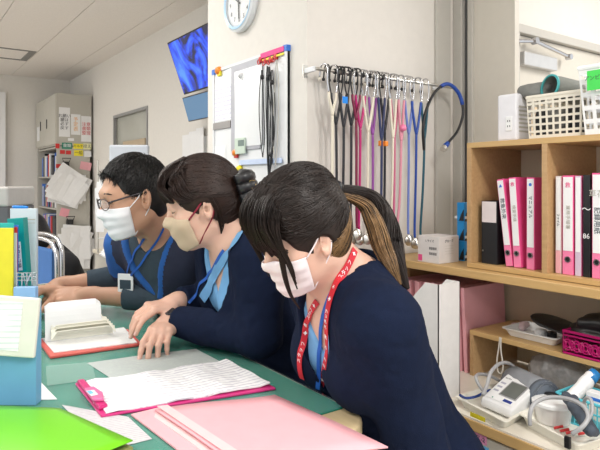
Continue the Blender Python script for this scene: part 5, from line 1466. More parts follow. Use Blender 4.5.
def stethoscope(px, col, label, wid=.030, yo=0.0, ln=.64, ysplit=.17, sway=0.0, tw=0.0, metal=True):
    x = rx(px); z = railz(x) + .008; m_ = smt(col, cols[col])
    t = thing('stethoscope', (x, YR, z), label, 'stethoscope', 'stethoscopes on the rail')
    o = Vector((x, YR - .012 - yo, z)); ca, sa = math.cos(tw), math.sin(tw)
    def P(a, b, c): return o + Vector((a * ca, b - abs(a) * sa * .3, c))
    for s in (-1, 1):
        hp = [P(s * wid * .9, .035 + yo, -.035), P(s * wid * .95, .026 + yo, .002), P(s * wid, .010 + yo, .012), P(s * wid, -.004, .000), P(s * wid * 1.1, -.006, -.05), P(s * wid * .75, -.006, -.10)]
        pts = bez(np.array([tuple(p) for p in hp]), 22)
        MB().tube([Vector(p) for p in pts], .0027, n=8).build('ear_tube', CHROME if metal else BLACK, t, smooth=True)
        MB().lathe([(0, -.007), (.005, -.005), (.0065, 0), (.005, .005), (0, .007)], P(s * wid * .9, .035 + yo, -.039), n=10).build('ear_tip', BLACK if col != 'cream' else m_, t, smooth=True)
    yb = [P(-wid * .78, -.006, -.095), P(-wid * .70, -.006, -.120), P(-wid * .25, -.006, -ysplit + .01), P(0, -.006, -ysplit - .02)]
    yc = [P(wid * .78, -.006, -.095), P(wid * .70, -.006, -.120), P(wid * .25, -.006, -ysplit + .01), P(0, -.006, -ysplit - .02)]
    st_ = [P(0, -.006, -ysplit - .01), P(sway * .2, -.006, -ysplit - .12), P(sway * .5, -.004, -ysplit - .26), P(sway, -.002, -ln + .04), P(sway * 1.1, -.004, -ln)]
    yk = MB(); 
    for w_ in (yb, yc): yk.tube([Vector(p) for p in bez(np.array([tuple(p) for p in w_]), 12)], .0052, n=8)
    yk.tube([Vector(p) for p in bez(np.array([tuple(p) for p in st_]), 24)], .0050, n=8)
    yk.build('tubing', m_, t, smooth=True)
    c = P(sway * 1.1, -.006, -ln - .012)
    MB().lathe([(0, -.012), (.013, -.011), (.020, -.004), (.0225, -.003), (.0225, .003), (.018, .006), (.006, .009), (0, .010)], c + Vector((0, 0, -.012)), n=24, axis='y').build('chest_piece', STEEL, t, smooth=True)
    return t
SP = [(327.5, 'cream', .022, .012, .60, .16, .0), (333, 'black', .030, .0, .62, .19, .01), (338, 'black', .026, .016, .60, .20, -.004), (347.5, 'black', .030, .004, .62, .19, .0), (350, 'burgundy', .024, .018, .60, .17, .006),
      (355.5, 'magenta', .030, .010, .62, .20, -.004), (363, 'cream', .034, .012, .62, .21, -.004), (369.5, 'purple', .024, .0, .63, .22, .006), (376, 'navy', .022, .014, .62, .24, .0), (381, 'black', .026, .004, .62, .20, .0),
      (387, 'cream', .022, .016, .63, .23, -.010), (391, 'pink', .026, .002, .62, .22, .0), (396, 'rose', .020, .012, .62, .24, -.016), (404.5, 'periwinkle', .028, .006, .64, .21, .0),
      (411, 'blue', .034, .012, .655, .21, -.006), (421, 'teal', .024, .002, .65, .22, -.020)]
SLAB = ['cream stethoscope, leftmost on the rail', 'black stethoscope just right of the leftmost cream one', 'black stethoscope with the blue tag, third from left', 'black stethoscope left of the magenta one, behind', 'dark burgundy stethoscope just left of the magenta one',
        'magenta stethoscope on the rail', 'thick cream stethoscope right of the magenta one', 'purple stethoscope on the rail', 'dark navy stethoscope right of the purple one', 'black stethoscope between the navy and rightmost cream ones',
        'rightmost cream stethoscope on the rail', 'deep pink stethoscope right of the cream one', 'pale rose stethoscope, right of the deep pink one', 'periwinkle blue stethoscope on the rail', 'bright blue stethoscope left of the teal one', 'dark teal stethoscope, rightmost of the hanging row']
for k, (px, col, wid, yo, ln, ys, sw) in enumerate(SP):
    t = stethoscope(px, col, SLAB[k], wid, yo, ln, ys, sw, metal=col not in ('black', 'burgundy'))
    if k == 2:
        x = rx(337); MB().box((x - .012, YR - .048, railz(x) - .125), (x + .012, YR - .046, railz(x) - .10)).build('blue_tag', mat('bright_blue', (0, .2, .7)), t)
    if k in (8, 9):
        x = rx(px); MB().box((x - .008, YR - .034, railz(x) - .275), (x + .008, YR - .020, railz(x) - .255)).build('orange_tag', ORG, t, bevel=.002)
    if k == 12:
        x = rx(px); MB().lathe([(0, -.014), (.012, -.010), (.015, 0), (.010, .012), (0, .016)], (x, YR - .04, railz(x) - .20), n=14).build('charm', PINKL, t, smooth=True)
# the large dark blue one looped over the rail end
pts = [at(424, 150, Y=YR - .02), at(423, 128, Y=YR - .03), at(427, 108, Y=YR - .03), at(436, 91, Y=YR - .03), at(448, 84, Y=YR - .03), at(459, 94, Y=YR - .04), at(463, 112, Y=YR - .05), at(458, 130, Y=YR - .05), at(448, 143, Y=YR - .05)]
t = thing('stethoscope', pts[4], 'large black and blue stethoscope draped over the right rail end', 'stethoscope', 'stethoscopes on the rail')
G = bez(np.array([tuple(p) for p in pts]), 48)
MB().tube([Vector(p) for p in G], .0060, n=8).build('tubing', BLACK, t, smooth=True)
MB().tube([Vector(p) for p in G[20:34]], .0085, n=8).build('blue_sleeve', mat('tubing_blue', (.01, .06, .34)), t, smooth=True)
MB().tube([Vector(G[-1]), Vector(G[-1]) + (Vector(G[-1]) - Vector(G[-2])).normalized() * .03], [.010, .013], n=12).build('chest_piece', mat('tubing_blue', (.01, .06, .34)), t, smooth=True)
MB().tube([Vector(G[-1]) + (Vector(G[-1]) - Vector(G[-2])).normalized() * .028, Vector(G[-1]) + (Vector(G[-1]) - Vector(G[-2])).normalized() * .042], .014, n=16).build('bell', STEEL, t)
# black ear-tip clutter / cable ties on the left half of the rail
for k in range(9):
    p = ra.lerp(rb, .08 + k * .045)
    tag(MB().lathe([(.0068, -.006), (.0100, -.005), (.0105, .005), (.0068, .006)], p, n=14, axis='x', M=Matrix.Rotation(-.12, 4, 'Y')).build('rubber_ring', BLACK), 'small black rubber ring slipped on the left half of the rail', 'ring', 'rubber rings on the rail')

# ------------------------------------------------------------------ cartons on the counter
CT = .8645
def carton(px0, px1, Yf, ztop, dep, m_, label, nm='carton', zb=CT):
    x0, x1 = at(px0, 250, Y=Yf).x, at(px1, 250, Y=Yf).x
    return tag(MB().box((x0, Yf, zb), (x1, Yf + dep, ztop)).build(nm, m_, bevel=.001), label, 'box'), x0, x1
CARD = mat('white_carton', (0.68, 0.64, 0.62), rough=.6)
x0, x1, y0, y1, zc_ = 1.66, 1.772, 1.444, 1.549, .965
o = tag(MB().box((x0, y0, CT), (x1, y1, zc_)).build('carton', CARD, bevel=.001), 'white printed glove carton on the counter below the stethoscopes', 'box')
MB().box((x0 - .0005, y1 - .022, CT + .004), (x0, y1 - .002, CT + .028)).build('pink_mark', PINKINK, o)
bcm = MB()
for r_ in range(2):
    for k in range(9): bcm.box((x0 - .0005, y0 + .012 + .0042 * k, CT + .050 - .020 * r_), (x0, y0 + .0138 + .0042 * k + .0008 * (k % 2), CT + .060 - .020 * r_))
bcm.build('barcode', INK, o)
text('lettering', 'L サイズ', .011, frame((x0 - .0005, y0 + .045, CT + .082), (0, -1, 0), (0, 0, 1)), INK, o)
text('lettering', 'グローブ', .012, frame(((x0 + x1) / 2, y0 - .0005, CT + .082), (1, 0, 0), (0, 0, 1)), INK, o)
for k in range(4): text('lettering', 'ーーーーー', .010, frame(((x0 + x1) / 2, y0 - .0005, CT + .064 - .010 * k), (1, 0, 0), (0, 0, 1)), GREYM, o)
BLC = mat('blue_carton', (0.01, 0.28, 0.68), rough=.4)
xb0, xb1 = 1.80, 1.87
for k in range(3):
    z = CT + .0755 * k
    o = tag(MB().box((xb0, 1.44, z), (xb1, 1.475, z + .075)).build('battery_carton', BLC, bevel=.001), ['lowest', 'middle', 'topmost'][k] + ' of the three small blue and black cartons stacked against the shelf', 'box', 'blue cartons stacked beside the shelf')
    MB().prism([(xb0, 1.4396, z + .002), (xb0 + .04, 1.4396, z + .002), (xb0 + .04, 1.4396, z + .05), (xb0 + .012, 1.4396, z + .035)], (0, -.0004, 0)).build('black_print', BLACK, o)
    MB().prism([(xb0 - .0004, 1.442, z + .004), (xb0 - .0004, 1.465, z + .004), (xb0 - .0004, 1.455, z + .03), (xb0 - .0004, 1.442, z + .05)], (-.0004, 0, 0)).build('black_print', BLACK, o)
    MB().box((xb0 + .003, 1.4385, z + .012), (xb0 + .016, 1.489, z + .022)).build('white_print', WHITE, o)

# ------------------------------------------------------------------ binders in the shelf
BZ = ZB + .0165
def binder(px0, px1, ptop, m_spine, m_side, label, group=None, lean=0, depth=.26, Xf=SX0 + .03, labelm=PAPER, low=None, hole=True, script=None, inkm=PINKINK, side_dark=False):
    """stands in the shelf with its spine to the room; px range of the spine at its foot"""
    ya, yb = at(px0, 270, X=Xf).y, at(px1, 270, X=Xf).y
    h = at((px0 + px1) / 2, ptop, X=Xf).z - BZ
    t = thing('ring_binder', (Xf, (ya + yb) / 2, BZ), label, 'binder', group)
    w_ = ya - yb
    M = Matrix.Translation((Xf, yb, BZ + (max(0, math.sin(math.radians(abs(lean)))) * w_ if lean else 0))) @ Matrix.Rotation(math.radians(lean), 4, 'X')
    if lean > 0: M = Matrix.Translation((Xf, yb, BZ)) @ Matrix.Rotation(math.radians(lean), 4, 'X')
    if lean < 0: M = Matrix.Translation((Xf, ya, BZ)) @ Matrix.Rotation(math.radians(lean), 4, 'X') @ Matrix.Translation((0, -w_, 0))
    c = .0025
    MB().box((0, 0, 0), (c, w_, h), M).build('spine', m_spine, t, bevel=.001)
    MB().box((c, 0, 0), (depth, c, h), M).build('cover', m_side, t); MB().box((c, w_ - c, 0), (depth, w_, h), M).build('cover', m_side, t)
    MB().box((c + .004, c + .001, .004), (depth - .01, w_ - c - .001, h - .008), M).build('pages', PAPER, t)
    if low is not None:
        MB().box((-.0012, .0025, h * .24), (0, w_ - .0025, h * .985), M).build('spine_label', labelm, t)
        MB().box((-.0006, .001, .001), (0, w_ - .001, h * .235), M).build('spine_foot', low, t)
    if hole:
        MB().lathe([(.0065, -.0035), (.0095, -.0035), (.0095, 0), (.0065, 0), (.0065, -.0035)], M @ Vector((0, w_ / 2, h * .155)), n=20, axis='x').build('finger_ring', STEEL, t)
        MB().lathe([(0, -.002), (.0066, -.002), (.0066, 0), (0, 0)], M @ Vector((0, w_ / 2, h * .155)), n=16, axis='x').build('finger_hole', BLACK, t)
    if script:
        for s_, zf, size, im in script:
            text('lettering', s_, size, M @ frame((-.0016, w_ / 2, h * zf), (0, 0, -1) if len(s_) > 2 else (0, -1, 0), (0, -1, 0) if len(s_) > 2 else (0, 0, 1)), im, t)
    return t
binder(481.5, 497, 201, BLACK, BLACK, 'wide black binder with a white spine label, left in the shelf', labelm=PAPER, hole=False)
ya, yb = at(481.5, 270, X=SX0 + .03).y, at(497, 270, X=SX0 + .03).y
bt = [o for o in bpy.data.objects if o.name.startswith('ring_binder')][0]
hh = at(489, 201, X=SX0 + .03).z - BZ
MB().box((SX0 + .0288, yb + .003, BZ + hh * .66), (SX0 + .030, ya - .003, BZ + hh * .99)).build('spine_label', mat('label_pinkish', (0.70, 0.62, 0.62)), bt)
MB().lathe([(0, -.002), (.003, -.002), (.003, 0), (0, 0)], (SX0 + .03, ya - .006, BZ + .045), n=12, axis='x').build('rivet', STEEL, bt)
PP = 'pink binders in the shelf'
binder(506, 513, 179, PINKB, PINKB, 'leaning pink binder, next to the black binder', PP, lean=-7.2, low=PINKL, script=[('救急外来', .66, .018, SLATE), ('▲', .92, .014, BLUEP)])
binder(514, 521.5, 177.5, PINKB, PINKB, 'slightly leaning pink binder, second from the black binder', PP, lean=-4, low=PINKL, script=[('検査手順', .60, .014, GREYM), ('救', .92, .016, PINKINK)])
binder(526.5, 534.5, 177.5, PINKB, PINKB, 'upright pink binder, third from the black binder', PP, lean=0, low=PINKL, script=[('マニュアル', .68, .015, SLATE), ('●', .92, .014, BLUEP)])
binder(555.5, 561, 176, mat('clear_pinkish', (0.66, 0.60, 0.58), rough=.3), PINKC, 'narrow pale grey binder at the left of the right bay', hole=False, labelm=PAPER, low=PINKC, script=[('ファイル', .55, .010, SLATE)])
binder(562.5, 573.5, 175.5, PINKB, PINKB, 'upright pink binder with a white spine in the right bay', PP, low=PINKL, script=[('業務手順書', .58, .015, GREYM), ('救', .90, .018, PINKINK)])
binder(575, 581, 176, mat('pale_lilac', (0.62, 0.50, 0.62), rough=.3), PINKB, 'slim lilac and white file between the pink and black binders', hole=False, labelm=PAPER, low=mat('pale_lilac', (0, 0, 0)))
binder(583, 590, 175, BLACK, BLACK, 'black binder with white marks in the right bay', hole=False, script=[('86', .40, .022, WHITE), ('〜', .66, .03, WHITE)])
binder(592, 602, 173, PINKB, PINKB, 'pink binder with a patterned spine at the right picture edge', PP, low=PINKL, script=[('草花', .8, .024, GREYM), ('記録用紙', .55, .02, SLATE)])
binder(604, 614, 173, PINKB, PINKB, 'pink binder just beyond the right picture edge', PP, low=PINKL)

# ------------------------------------------------------------------ pink folders under the counter
LT = LZ + .0005
rg = np.random.RandomState(8)
for k in range(14):
    y = 1.365 + .0235 * k; h = .30 + .010 * rg.rand(); x0 = 1.70 + .02 * rg.rand()
    M = Matrix.Translation((x0, y, LT)) @ Matrix.Rotation(math.radians(-1.5 if k > 0 else -4), 4, 'X')
    if k == 0: M = Matrix.Translation((x0, y - .004, LT)) @ Matrix.Rotation(math.radians(-3), 4, 'X')
    t = tag(MB().box((0, 0, 0), (.24, .003, h), M).box((0, .003, 0), (.0025, .012, h), M).box((0, .012, 0), (.24, .015, h), M).build('pink_file', PINKC),
            'pale pink card file standing in the row under the counter' if k else 'nearest pale pink card file beside the oak riser, its face showing', 'file', 'pink files under the counter' if k else None)
    if k and k < 9:
        for q_ in range(4): MB().box((-.0006, .004, h * .55 + q_ * .018), (0, .010, h * .55 + q_ * .018 + .010), M).build('spine_print', INK if q_ % 2 else PINKINK, t)
# white magazine file
mf = thing('magazine_file', (1.48, 1.36, LT), 'white card magazine file standing on the low worktop behind the woman', 'file holder')
MFM = mat('white_card', (0.76, 0.74, 0.72), rough=.55)
xa, xb, yn, yf_ = 1.418, 1.523, 1.236, 1.49
ztt = at(452, 283, X=1.48).z
prof = [(yn, LT), (yf_, LT), (yf_, LT + .13), (yn + .10, ztt - .045), (yn + .055, ztt), (yn, ztt)]
for x in (xa, xb - .003):
    MB().prism([(x, y, z) for y, z in prof][::-1], (.003, 0, 0)).build('side_panel', MFM, mf)
MB().box((xa, yn, LT), (xb, yn + .003, ztt)).build('spine', MFM, mf)
MB().box((xa, yf_ - .003, LT), (xb, yf_, LT + .13)).build('front_panel', MFM, mf)
MB().box((xa + .003, yn + .003, LT), (xb - .003, yf_ - .003, LT + .003)).build('bottom', MFM, mf)
for k in range(4):
    tag(MB().prism([(xa + .008 + .018 * k, y, z) for y, z in [(yn + .006, LT + .004), (yf_ - .01, LT + .004), (yf_ - .01, LT + .12), (yn + .10, ztt - .05), (yn + .06, ztt - .015), (yn + .006, ztt - .015)]][::-1], (.010, 0, 0)).build('booklet', PAPER), 'white booklet standing inside the white magazine file', 'booklet', 'booklets in the magazine file')

# ------------------------------------------------------------------ on top of the shelf
TZ = ZTOP + .0005
def wallbox(name, px0, px1, ptop, Xf, dep, label, cat):
    ya, yb = at(px0, 140, X=Xf).y, at(px1, 140, X=Xf).y
    zt = at((px0 + px1) / 2, ptop, X=Xf).z
    return thing(name, (Xf, (ya + yb) / 2, TZ), label, cat), ya, yb, zt
t, ya, yb, zt = wallbox('white_box_unit', 497, 517, 94, SX0 + .05, .12, 'white plastic power adapter box standing on the shelf top', 'device')
MB().box((SX0 + .05, yb, TZ), (SX0 + .14, ya, zt)).build('housing', mat('router_white', (0.74, 0.73, 0.76), rough=.35), t, bevel=.008)
sk = MB().box((SX0 + .047, yb + .018, TZ + .035), (SX0 + .05, yb + .042, TZ + .085)).build('socket_plate', WHITE, t, bevel=.001)
for z in (.048, .066):
    for dy in (.026, .034): MB().box((SX0 + .0462, yb + dy - .0012, TZ + z), (SX0 + .047, yb + dy + .0012, TZ + z + .006)).build('slot', BLACK, sk)
for k in range(7): MB().box((SX0 + .06, yb - .001, TZ + .03 + .014 * k), (SX0 + .13, yb + .0005, TZ + .036 + .014 * k)).build('vent_slot', GREYM, t)
def grid_basket(name, yc, xc, wy, wx, h, m_, label, flare=.018, ny=8, nz=6, nx=4, handle=False, rim=.006):
    t = thing(name, (xc, yc, TZ), label, 'basket')
    def wall(a0, a1, b0, b1, n, nm):
        """a0,a1 bottom corners; b0,b1 top corners; lattice of n columns"""
        mb_ = MB()
        a0, a1, b0, b1 = map(Vector, (a0, a1, b0, b1))
        nn = (a1 - a0).cross(b0 - a0).normalized() * .0012
        def strip(p, q, r_, s_): mb_.prism([p, q, r_, s_], nn)
        for k in range(n + 1):
            t0 = max(0, (k - .16) / n); t1 = min(1, (k + .16) / n)
            strip(a0.lerp(a1, t0), a0.lerp(a1, t1), b0.lerp(b1, t1), b0.lerp(b1, t0))
        for k in range(nz + 1):
            t0 = max(0, (k - .16) / nz) if k < nz else .90; t1 = min(1, (k + .16) / nz) if k else .08
            strip(a0.lerp(b0, t0) + nn * .1, a1.lerp(b1, t0) + nn * .1, a1.lerp(b1, t1) + nn * .1, a0.lerp(b0, t1) + nn * .1)
        mb_.build(nm, m_, t)
    x0, x1, y0_, y1_ = xc - wx / 2, xc + wx / 2, yc - wy / 2, yc + wy / 2; z0, z1 = TZ + .002, TZ + h; f = flare
    B0 = [(x0 + f, y0_ + f, z0), (x1 - f, y0_ + f, z0), (x1 - f, y1_ - f, z0), (x0 + f, y1_ - f, z0)]; T0 = [(x0, y0_, z1), (x1, y0_, z1), (x1, y1_, z1), (x0, y1_, z1)]
    for i, n in ((0, nx), (1, ny), (2, nx), (3, ny)):
        j = (i + 1) % 4; wall(B0[i], B0[j], T0[i], T0[j], n, 'lattice_wall')
    MB().prism([Vector(p) for p in B0], (0, 0, .003)).build('bottom', m_, t)
    MB().tube([Vector(T0[i % 4]) for i in (0, 1, 2, 3, 0)], rim, n=8, flat=(1, .6)).build('rim', m_, t, smooth=False)
    return t
XB = SX0 + .14
yl, yr_ = at(523, 135, X=SX0 + .02).y, at(578, 135, X=SX0 + .02).y
zt = at(553, 94, X=SX0 + .03).z
grid_basket('lattice_basket', (yl + yr_) / 2, XB, yl - yr_, .20, zt - TZ, CREAM, 'cream lattice basket on the shelf top filled with tubes', ny=8, nz=6, flare=.006, nx=6)
yl2 = at(574, 132, X=SX0 - .01).y; zt2 = at(590, 66, X=SX0).z
grid_basket('lattice_basket', yl2 - .13, XB - .005, .26, .24, zt2 - TZ, WHITE, 'white lattice basket with a green tag at the right end of the shelf top', ny=7, nz=5, flare=.014, rim=.008, nx=6)
gt = at(593, 80, X=SX0 + .004); 
tag(MB().box((SX0 + .0, gt.y - .05, gt.z - .03), (SX0 + .003, gt.y + .016, gt.z + .028)).build('green_tag', mat('bright_green', (0.05, 0.62, 0.08), rough=.5)), 'bright green tag fixed to the rim of the white lattice basket', 'tag')
text('lettering', 'アンビュー', .016, frame((SX0 - .0003, gt.y - .015, gt.z + .005), (0, -1, 0), (0, 0, 1)), INK, [o for o in bpy.data.objects if o.name.startswith('green_tag')][0])
# contents of the cream basket: dark cuffs, a mouthpiece and a teal rimmed roll
GRC = mat('grey_rubber', (0.16, 0.16, 0.15), rough=.6, bump=.2, bscale=90)
GTC = mat('grey_green_cloth', (0.20, 0.21, 0.19), rough=.8, bump=.3, bscale=200)
yc1 = at(566, 85, X=XB).y
r1 = thing('cuff_roll', (XB, yc1, TZ + .07), 'grey fabric roll with teal rim sticking out of the cream basket', 'cuff')
Mr = Matrix.Translation((XB - .03, yc1 + .012, at(566, 86, X=XB - .03).z - .004)) @ Matrix.Rotation(math.radians(62), 4, 'Z') @ Matrix.Rotation(math.radians(98), 4, 'Y')
Mr = Matrix.Translation(Mr.translation) @ Vector((.80, -.25, -.12)).to_track_quat('Z', 'Y').to_matrix().to_4x4()
MB().lathe([(.036, -.03), (.040, .0), (.040, .12), (.036, .12), (.036, -.03)], n=28, M=Mr).build('roll', GTC, r1, smooth=True)
MB().lathe([(.035, -.034), (.041, -.034), (.041, -.028), (.035, -.028), (.035, -.034)], n=28, M=Mr).build('rim', mat('teal_trim', (0.05, 0.35, 0.36), rough=.5), r1, smooth=True)
yc2 = at(542, 90, X=XB).y
r2 = thing('folded_cuff', (XB, yc2, TZ + .08), 'dark grey folded cuff lying in the cream basket', 'cuff')
zc = at(542, 92, X=XB).z
f2 = Field()
f2.ell((XB - .02, yc2 + .01, zc - .01), (.05, .045, .026), None, .02); f2.ell((XB - .03, yc2 + .03, zc + .006), (.03, .03, .018), None, .02); f2.cone((XB - .05, yc2 + .04, zc + .004), (XB - .02, yc2 - .03, zc + .012), .014, .018, .01)
f2.disp = fold_disp(.008, (), .06, 2); garment('cloth', f2, GRC, r2, .004)
random.seed(12)
for k in range(7):
    yk_ = yl - .03 - k * (yl - yr_ - .06) / 6
    a = Vector((SX0 + .08 + .02 * (k % 3), yk_, TZ + .03)); 
    tag(MB().lathe([(0, -.05), (.017, -.048), (.02, -.03), (.02, .03), (.014, .05), (0, .05)], a + Vector((0, 0, .022)), n=16).build('dark_bulb', GRC if k % 2 else BLACK, smooth=True), 'dark rubber bulb seen through the cream basket lattice', 'bulb', 'rubber bulbs in the cream basket')
# contents of the white basket
f3 = Field(); yb_ = yl2 - .09
for (dx, dy, dz, r_) in ((0, 0, .10, .07), (.0, -.06, .13, .07), (-.02, .01, .17, .045), (.0, -.03, .23, .040), (-.01, -.05, .26, .03)): f3.ell((XB + dx, yb_ + dy, TZ + dz), (r_, r_, r_ * .9), None, .03)
f3.disp = fold_disp(.016, (), .05, 1)
tag(garment('plastic_bag', f3, mat('crinkled_clear_plastic', (0.80, 0.81, 0.83), rough=.15, alpha=.55, var=0), None, .006), 'crumpled clear plastic bag rising out of the white basket', 'bag')

# ------------------------------------------------------------------ riser shelf: tray, magenta basket, pouches
RZ = .6345
def tray(name, pix, z, h, m_, label, rim=.006, inset=.012, wall=.0025):
    pts = [at(px, py, Z=z + h) for px, py in pix]
    a = sum(pts[i].x * pts[(i + 1) % 4].y - pts[(i + 1) % 4].x * pts[i].y for i in range(4))
    if a < 0: pts = pts[::-1]
    c = sum(pts, Vector()) / 4; t = thing(name, (c.x, c.y, z), label, 'tray')
    def ringp(off, zz, n=5, r=.016):
        out = []
        for i in range(4):
            p, q, s_ = pts[i], pts[(i - 1) % 4], pts[(i + 1) % 4]
            u1 = (q - p).normalized(); u2 = (s_ - p).normalized(); ang = u1.angle(u2); k_ = off / math.sin(ang)
            base = p + (u1 + u2) * k_
            for j in range(n): 
                s2 = j / (n - 1); out.append((base + u1 * r * (1 - s2) ** 2 + u2 * r * s2 ** 2) * 1.0)
        return [Vector((o_.x, o_.y, zz)) for o_ in out]
    rings = [ringp(inset, z), ringp(0, z + h), ringp(-rim, z + h), ringp(-rim, z + h - .004), ringp(-rim * .2, z + h - .0035)]
    n = len(rings[0]); mb_ = MB()
    outer = [ringp(inset, z + .0005), ringp(inset * .5, z + h * .5), ringp(-.0, z + h - .003), ringp(-rim, z + h - .003), ringp(-rim, z + h), ringp(wall, z + h), ringp(inset * .5 + wall, z + h * .5), ringp(inset + wall, z + .003)]
    vs = [p for r_ in outer for p in r_]
    fs = [(i * n + k, i * n + (k + 1) % n, (i + 1) * n + (k + 1) % n, (i + 1) * n + k) for i in range(len(outer) - 1) for k in range(n)]
    fs += [tuple(range(n - 1, -1, -1)), tuple(range((len(outer) - 1) * n, len(outer) * n))]
    mb_.add(vs, fs); mb_.build('tray_body', m_, t)
    return t, pts, c
TRW = mat('tray_white', (0.85, 0.85, 0.84), rough=.35)
tray('white_tray', [(503, 327), (556, 339), (575, 331), (527, 321)], RZ, .028, TRW, 'white shallow tray with small items on the oak riser shelf')
a = at(520, 326, Z=RZ + .02); b = at(548, 333, Z=RZ + .02)
f4 = Field(); f4.ell(at(518, 327, Z=RZ + .012), (.022, .028, .012), None, .01); f4.ell(at(524, 325, Z=RZ + .018), (.026, .016, .012), None, .01); f4.disp = fold_disp(.006, (), .03, 1)
tag(garment('packed_gauze', f4, mat('pinkish_wrap', (0.65, 0.50, 0.52), rough=.4, var=.1, scale=120), None, .003), 'small crumpled pink and white packets at the left in the white tray', 'packet')
p = at(541, 333, Z=RZ + .013)
tag(MB().lathe([(0, -.012), (.018, -.010), (.022, 0), (.018, .012), (0, .014)], p, n=20).build('tape_roll', WHITE, smooth=True), 'round white tape roll in the white tray', 'tape')
p = at(552, 335, Z=RZ + .013)
tag(MB().lathe([(.008, -.012), (.016, -.012), (.016, .010), (.008, .010), (.008, -.012)], p, n=20).build('tape_roll', BLACK, smooth=False), 'small black roll beside the white tape in the tray', 'tape')
f5 = Field(); p = at(556, 324, X=1.80); f5.ell(p, (.07, .085, .010), np.array(Matrix.Rotation(math.radians(12), 3, 'X')), .01); f5.disp = fold_disp(.003, (), .06, 2)
tag(garment('black_pouch', f5, mat('black_leather', (0.010, 0.010, 0.011), rough=.4), None, .004), 'flat black leather pouch lying over the white tray', 'pouch')
# magenta basket
bt = thing('magenta_basket', at(585, 350, X=1.73), 'magenta openwork plastic basket on the oak riser', 'basket')
ya, yb = at(563.5, 345, X=1.712).y, at(630, 345, X=1.712).y; z1 = at(570, 332, X=1.712).z
x0, x1 = 1.712, 1.90
MGB = mat('magenta_basket_plastic', (0.42, 0.008, 0.12), rough=.35)
mb_ = MB(); mb_.box((x0, yb, RZ), (x1, ya, RZ + .003)); mb_.build('bottom', MGB, bt)
def openwork(o_, du, dv2, W2, H2, nm):
    mb2 = MB(); o_, du, dv2 = map(Vector, (o_, du, dv2)); nrm = du.cross(dv2)
    mb2.tube([o_, o_ + du * W2], .0035, n=6); mb2.tube([o_ + dv2 * H2, o_ + du * W2 + dv2 * H2], .0045, n=6); mb2.tube([o_, o_ + dv2 * H2], .0035, n=6); mb2.tube([o_ + du * W2, o_ + du * W2 + dv2 * H2], .0035, n=6)
    mb2.tube([o_ + dv2 * H2 * .82, o_ + du * W2 + dv2 * H2 * .82], .003, n=6)
    n = max(3, int(W2 / .026)); s_ = W2 / n
    for k in range(n):
        c_ = o_ + du * (s_ * (k + .5)) + dv2 * H2 * .40
        for rr in (s_ * .46, s_ * .24):
            mb2.tube([c_ + du * rr * math.cos(a_) + dv2 * rr * 1.25 * math.sin(a_) for a_ in [i * 2 * PI / 14 for i in range(15)]], .0030, n=5, caps=False)
        for a_ in (0.8, 2.3, 4.0, 5.5): mb2.tube([c_ + (du * math.cos(a_) + dv2 * math.sin(a_)) * s_ * .2, c_ + (du * math.cos(a_) + dv2 * math.sin(a_)) * s_ * .72], .0030, n=5)
    mb2.build(nm, MGB, bt)
openwork((x0, yb, RZ + .004), (0, 1, 0), (0, 0, 1), ya - yb, z1 - RZ - .004, 'openwork_wall')
openwork((x1, yb, RZ + .004), (0, 1, 0), (0, 0, 1), ya - yb, z1 - RZ - .004, 'openwork_wall')
openwork((x0, ya, RZ + .004), (1, 0, 0), (0, 0, 1), x1 - x0, z1 - RZ - .004, 'openwork_wall')
openwork((x0, yb, RZ + .004), (1, 0, 0), (0, 0, 1), x1 - x0, z1 - RZ - .004, 'openwork_wall')
ym = (ya + yb) / 2
f6 = Field(); zz = z1 + .015
f6.ell((1.80, ym + .02, zz - .02), (.075, .10, .030), None, .02); f6.ell((1.79, ym - .01, zz + .02), (.06, .085, .024), None, .012); f6.cone((1.75, ym + .06, zz + .012), (1.75, ym - .08, zz + .016), .016, .016, .01)
f6.disp = fold_disp(.010, (), .08, 5)
tag(garment('black_bag', f6, mat('black_leather', (0, 0, 0)), None, .005), 'shiny black leather case piled in the magenta basket', 'bag')
# cable hanging from the riser edge
p = at(501.5, 338, X=1.706)
pts = [p + Vector((-.004, .004, .003)), p + Vector((-.006, .006, -.03)), p + Vector((-.006, .014, -.08)), p + Vector((-.006, .010, -.115)), p + Vector((-.006, -.004, -.118)), p + Vector((-.006, -.010, -.09)), p + Vector((-.006, -.002, -.04)), p + Vector((-.006, -.002, .003))]
tag(MB().tube([Vector(q_) for q_ in bez(np.array([tuple(q_) for q_ in pts]), 40)], .0025, n=6).build('cord_loop', mat('cream_cord', (0.66, 0.62, 0.55), rough=.7), smooth=True), 'loop of cream cord hanging from the riser shelf edge', 'cord')

# ------------------------------------------------------------------ low worktop: monitor tray and neighbours
CRT = mat('cream_tray', (0.82, 0.79, 0.70), rough=.35)
tray('cream_tray', [(457, 396), (505, 421), (545, 399), (502, 381)], LZ, .030, CRT, 'cream tray holding the blood pressure monitor on the low worktop')
yl_ = at(478, 410, Z=LZ + .016)
# yellow label on the tray front
pa, pb = at(470, 413.5, Z=LZ + .012), at(485, 420, Z=LZ + .012)
tag(MB().prism([pa + Vector((-.002, -.002, -.006)), pb + Vector((-.002, -.002, -.006)), pb + Vector((-.004, -.004, .008)), pa + Vector((-.004, -.004, .008))], (.0010, .0010, 0)).build('yellow_label', YEL), 'yellow label on the front edge of the cream tray', 'label')
bm = thing('blood_pressure_monitor', at(505, 400, Z=LZ + .02), 'white blood pressure monitor with a grey display in the cream tray', 'monitor')
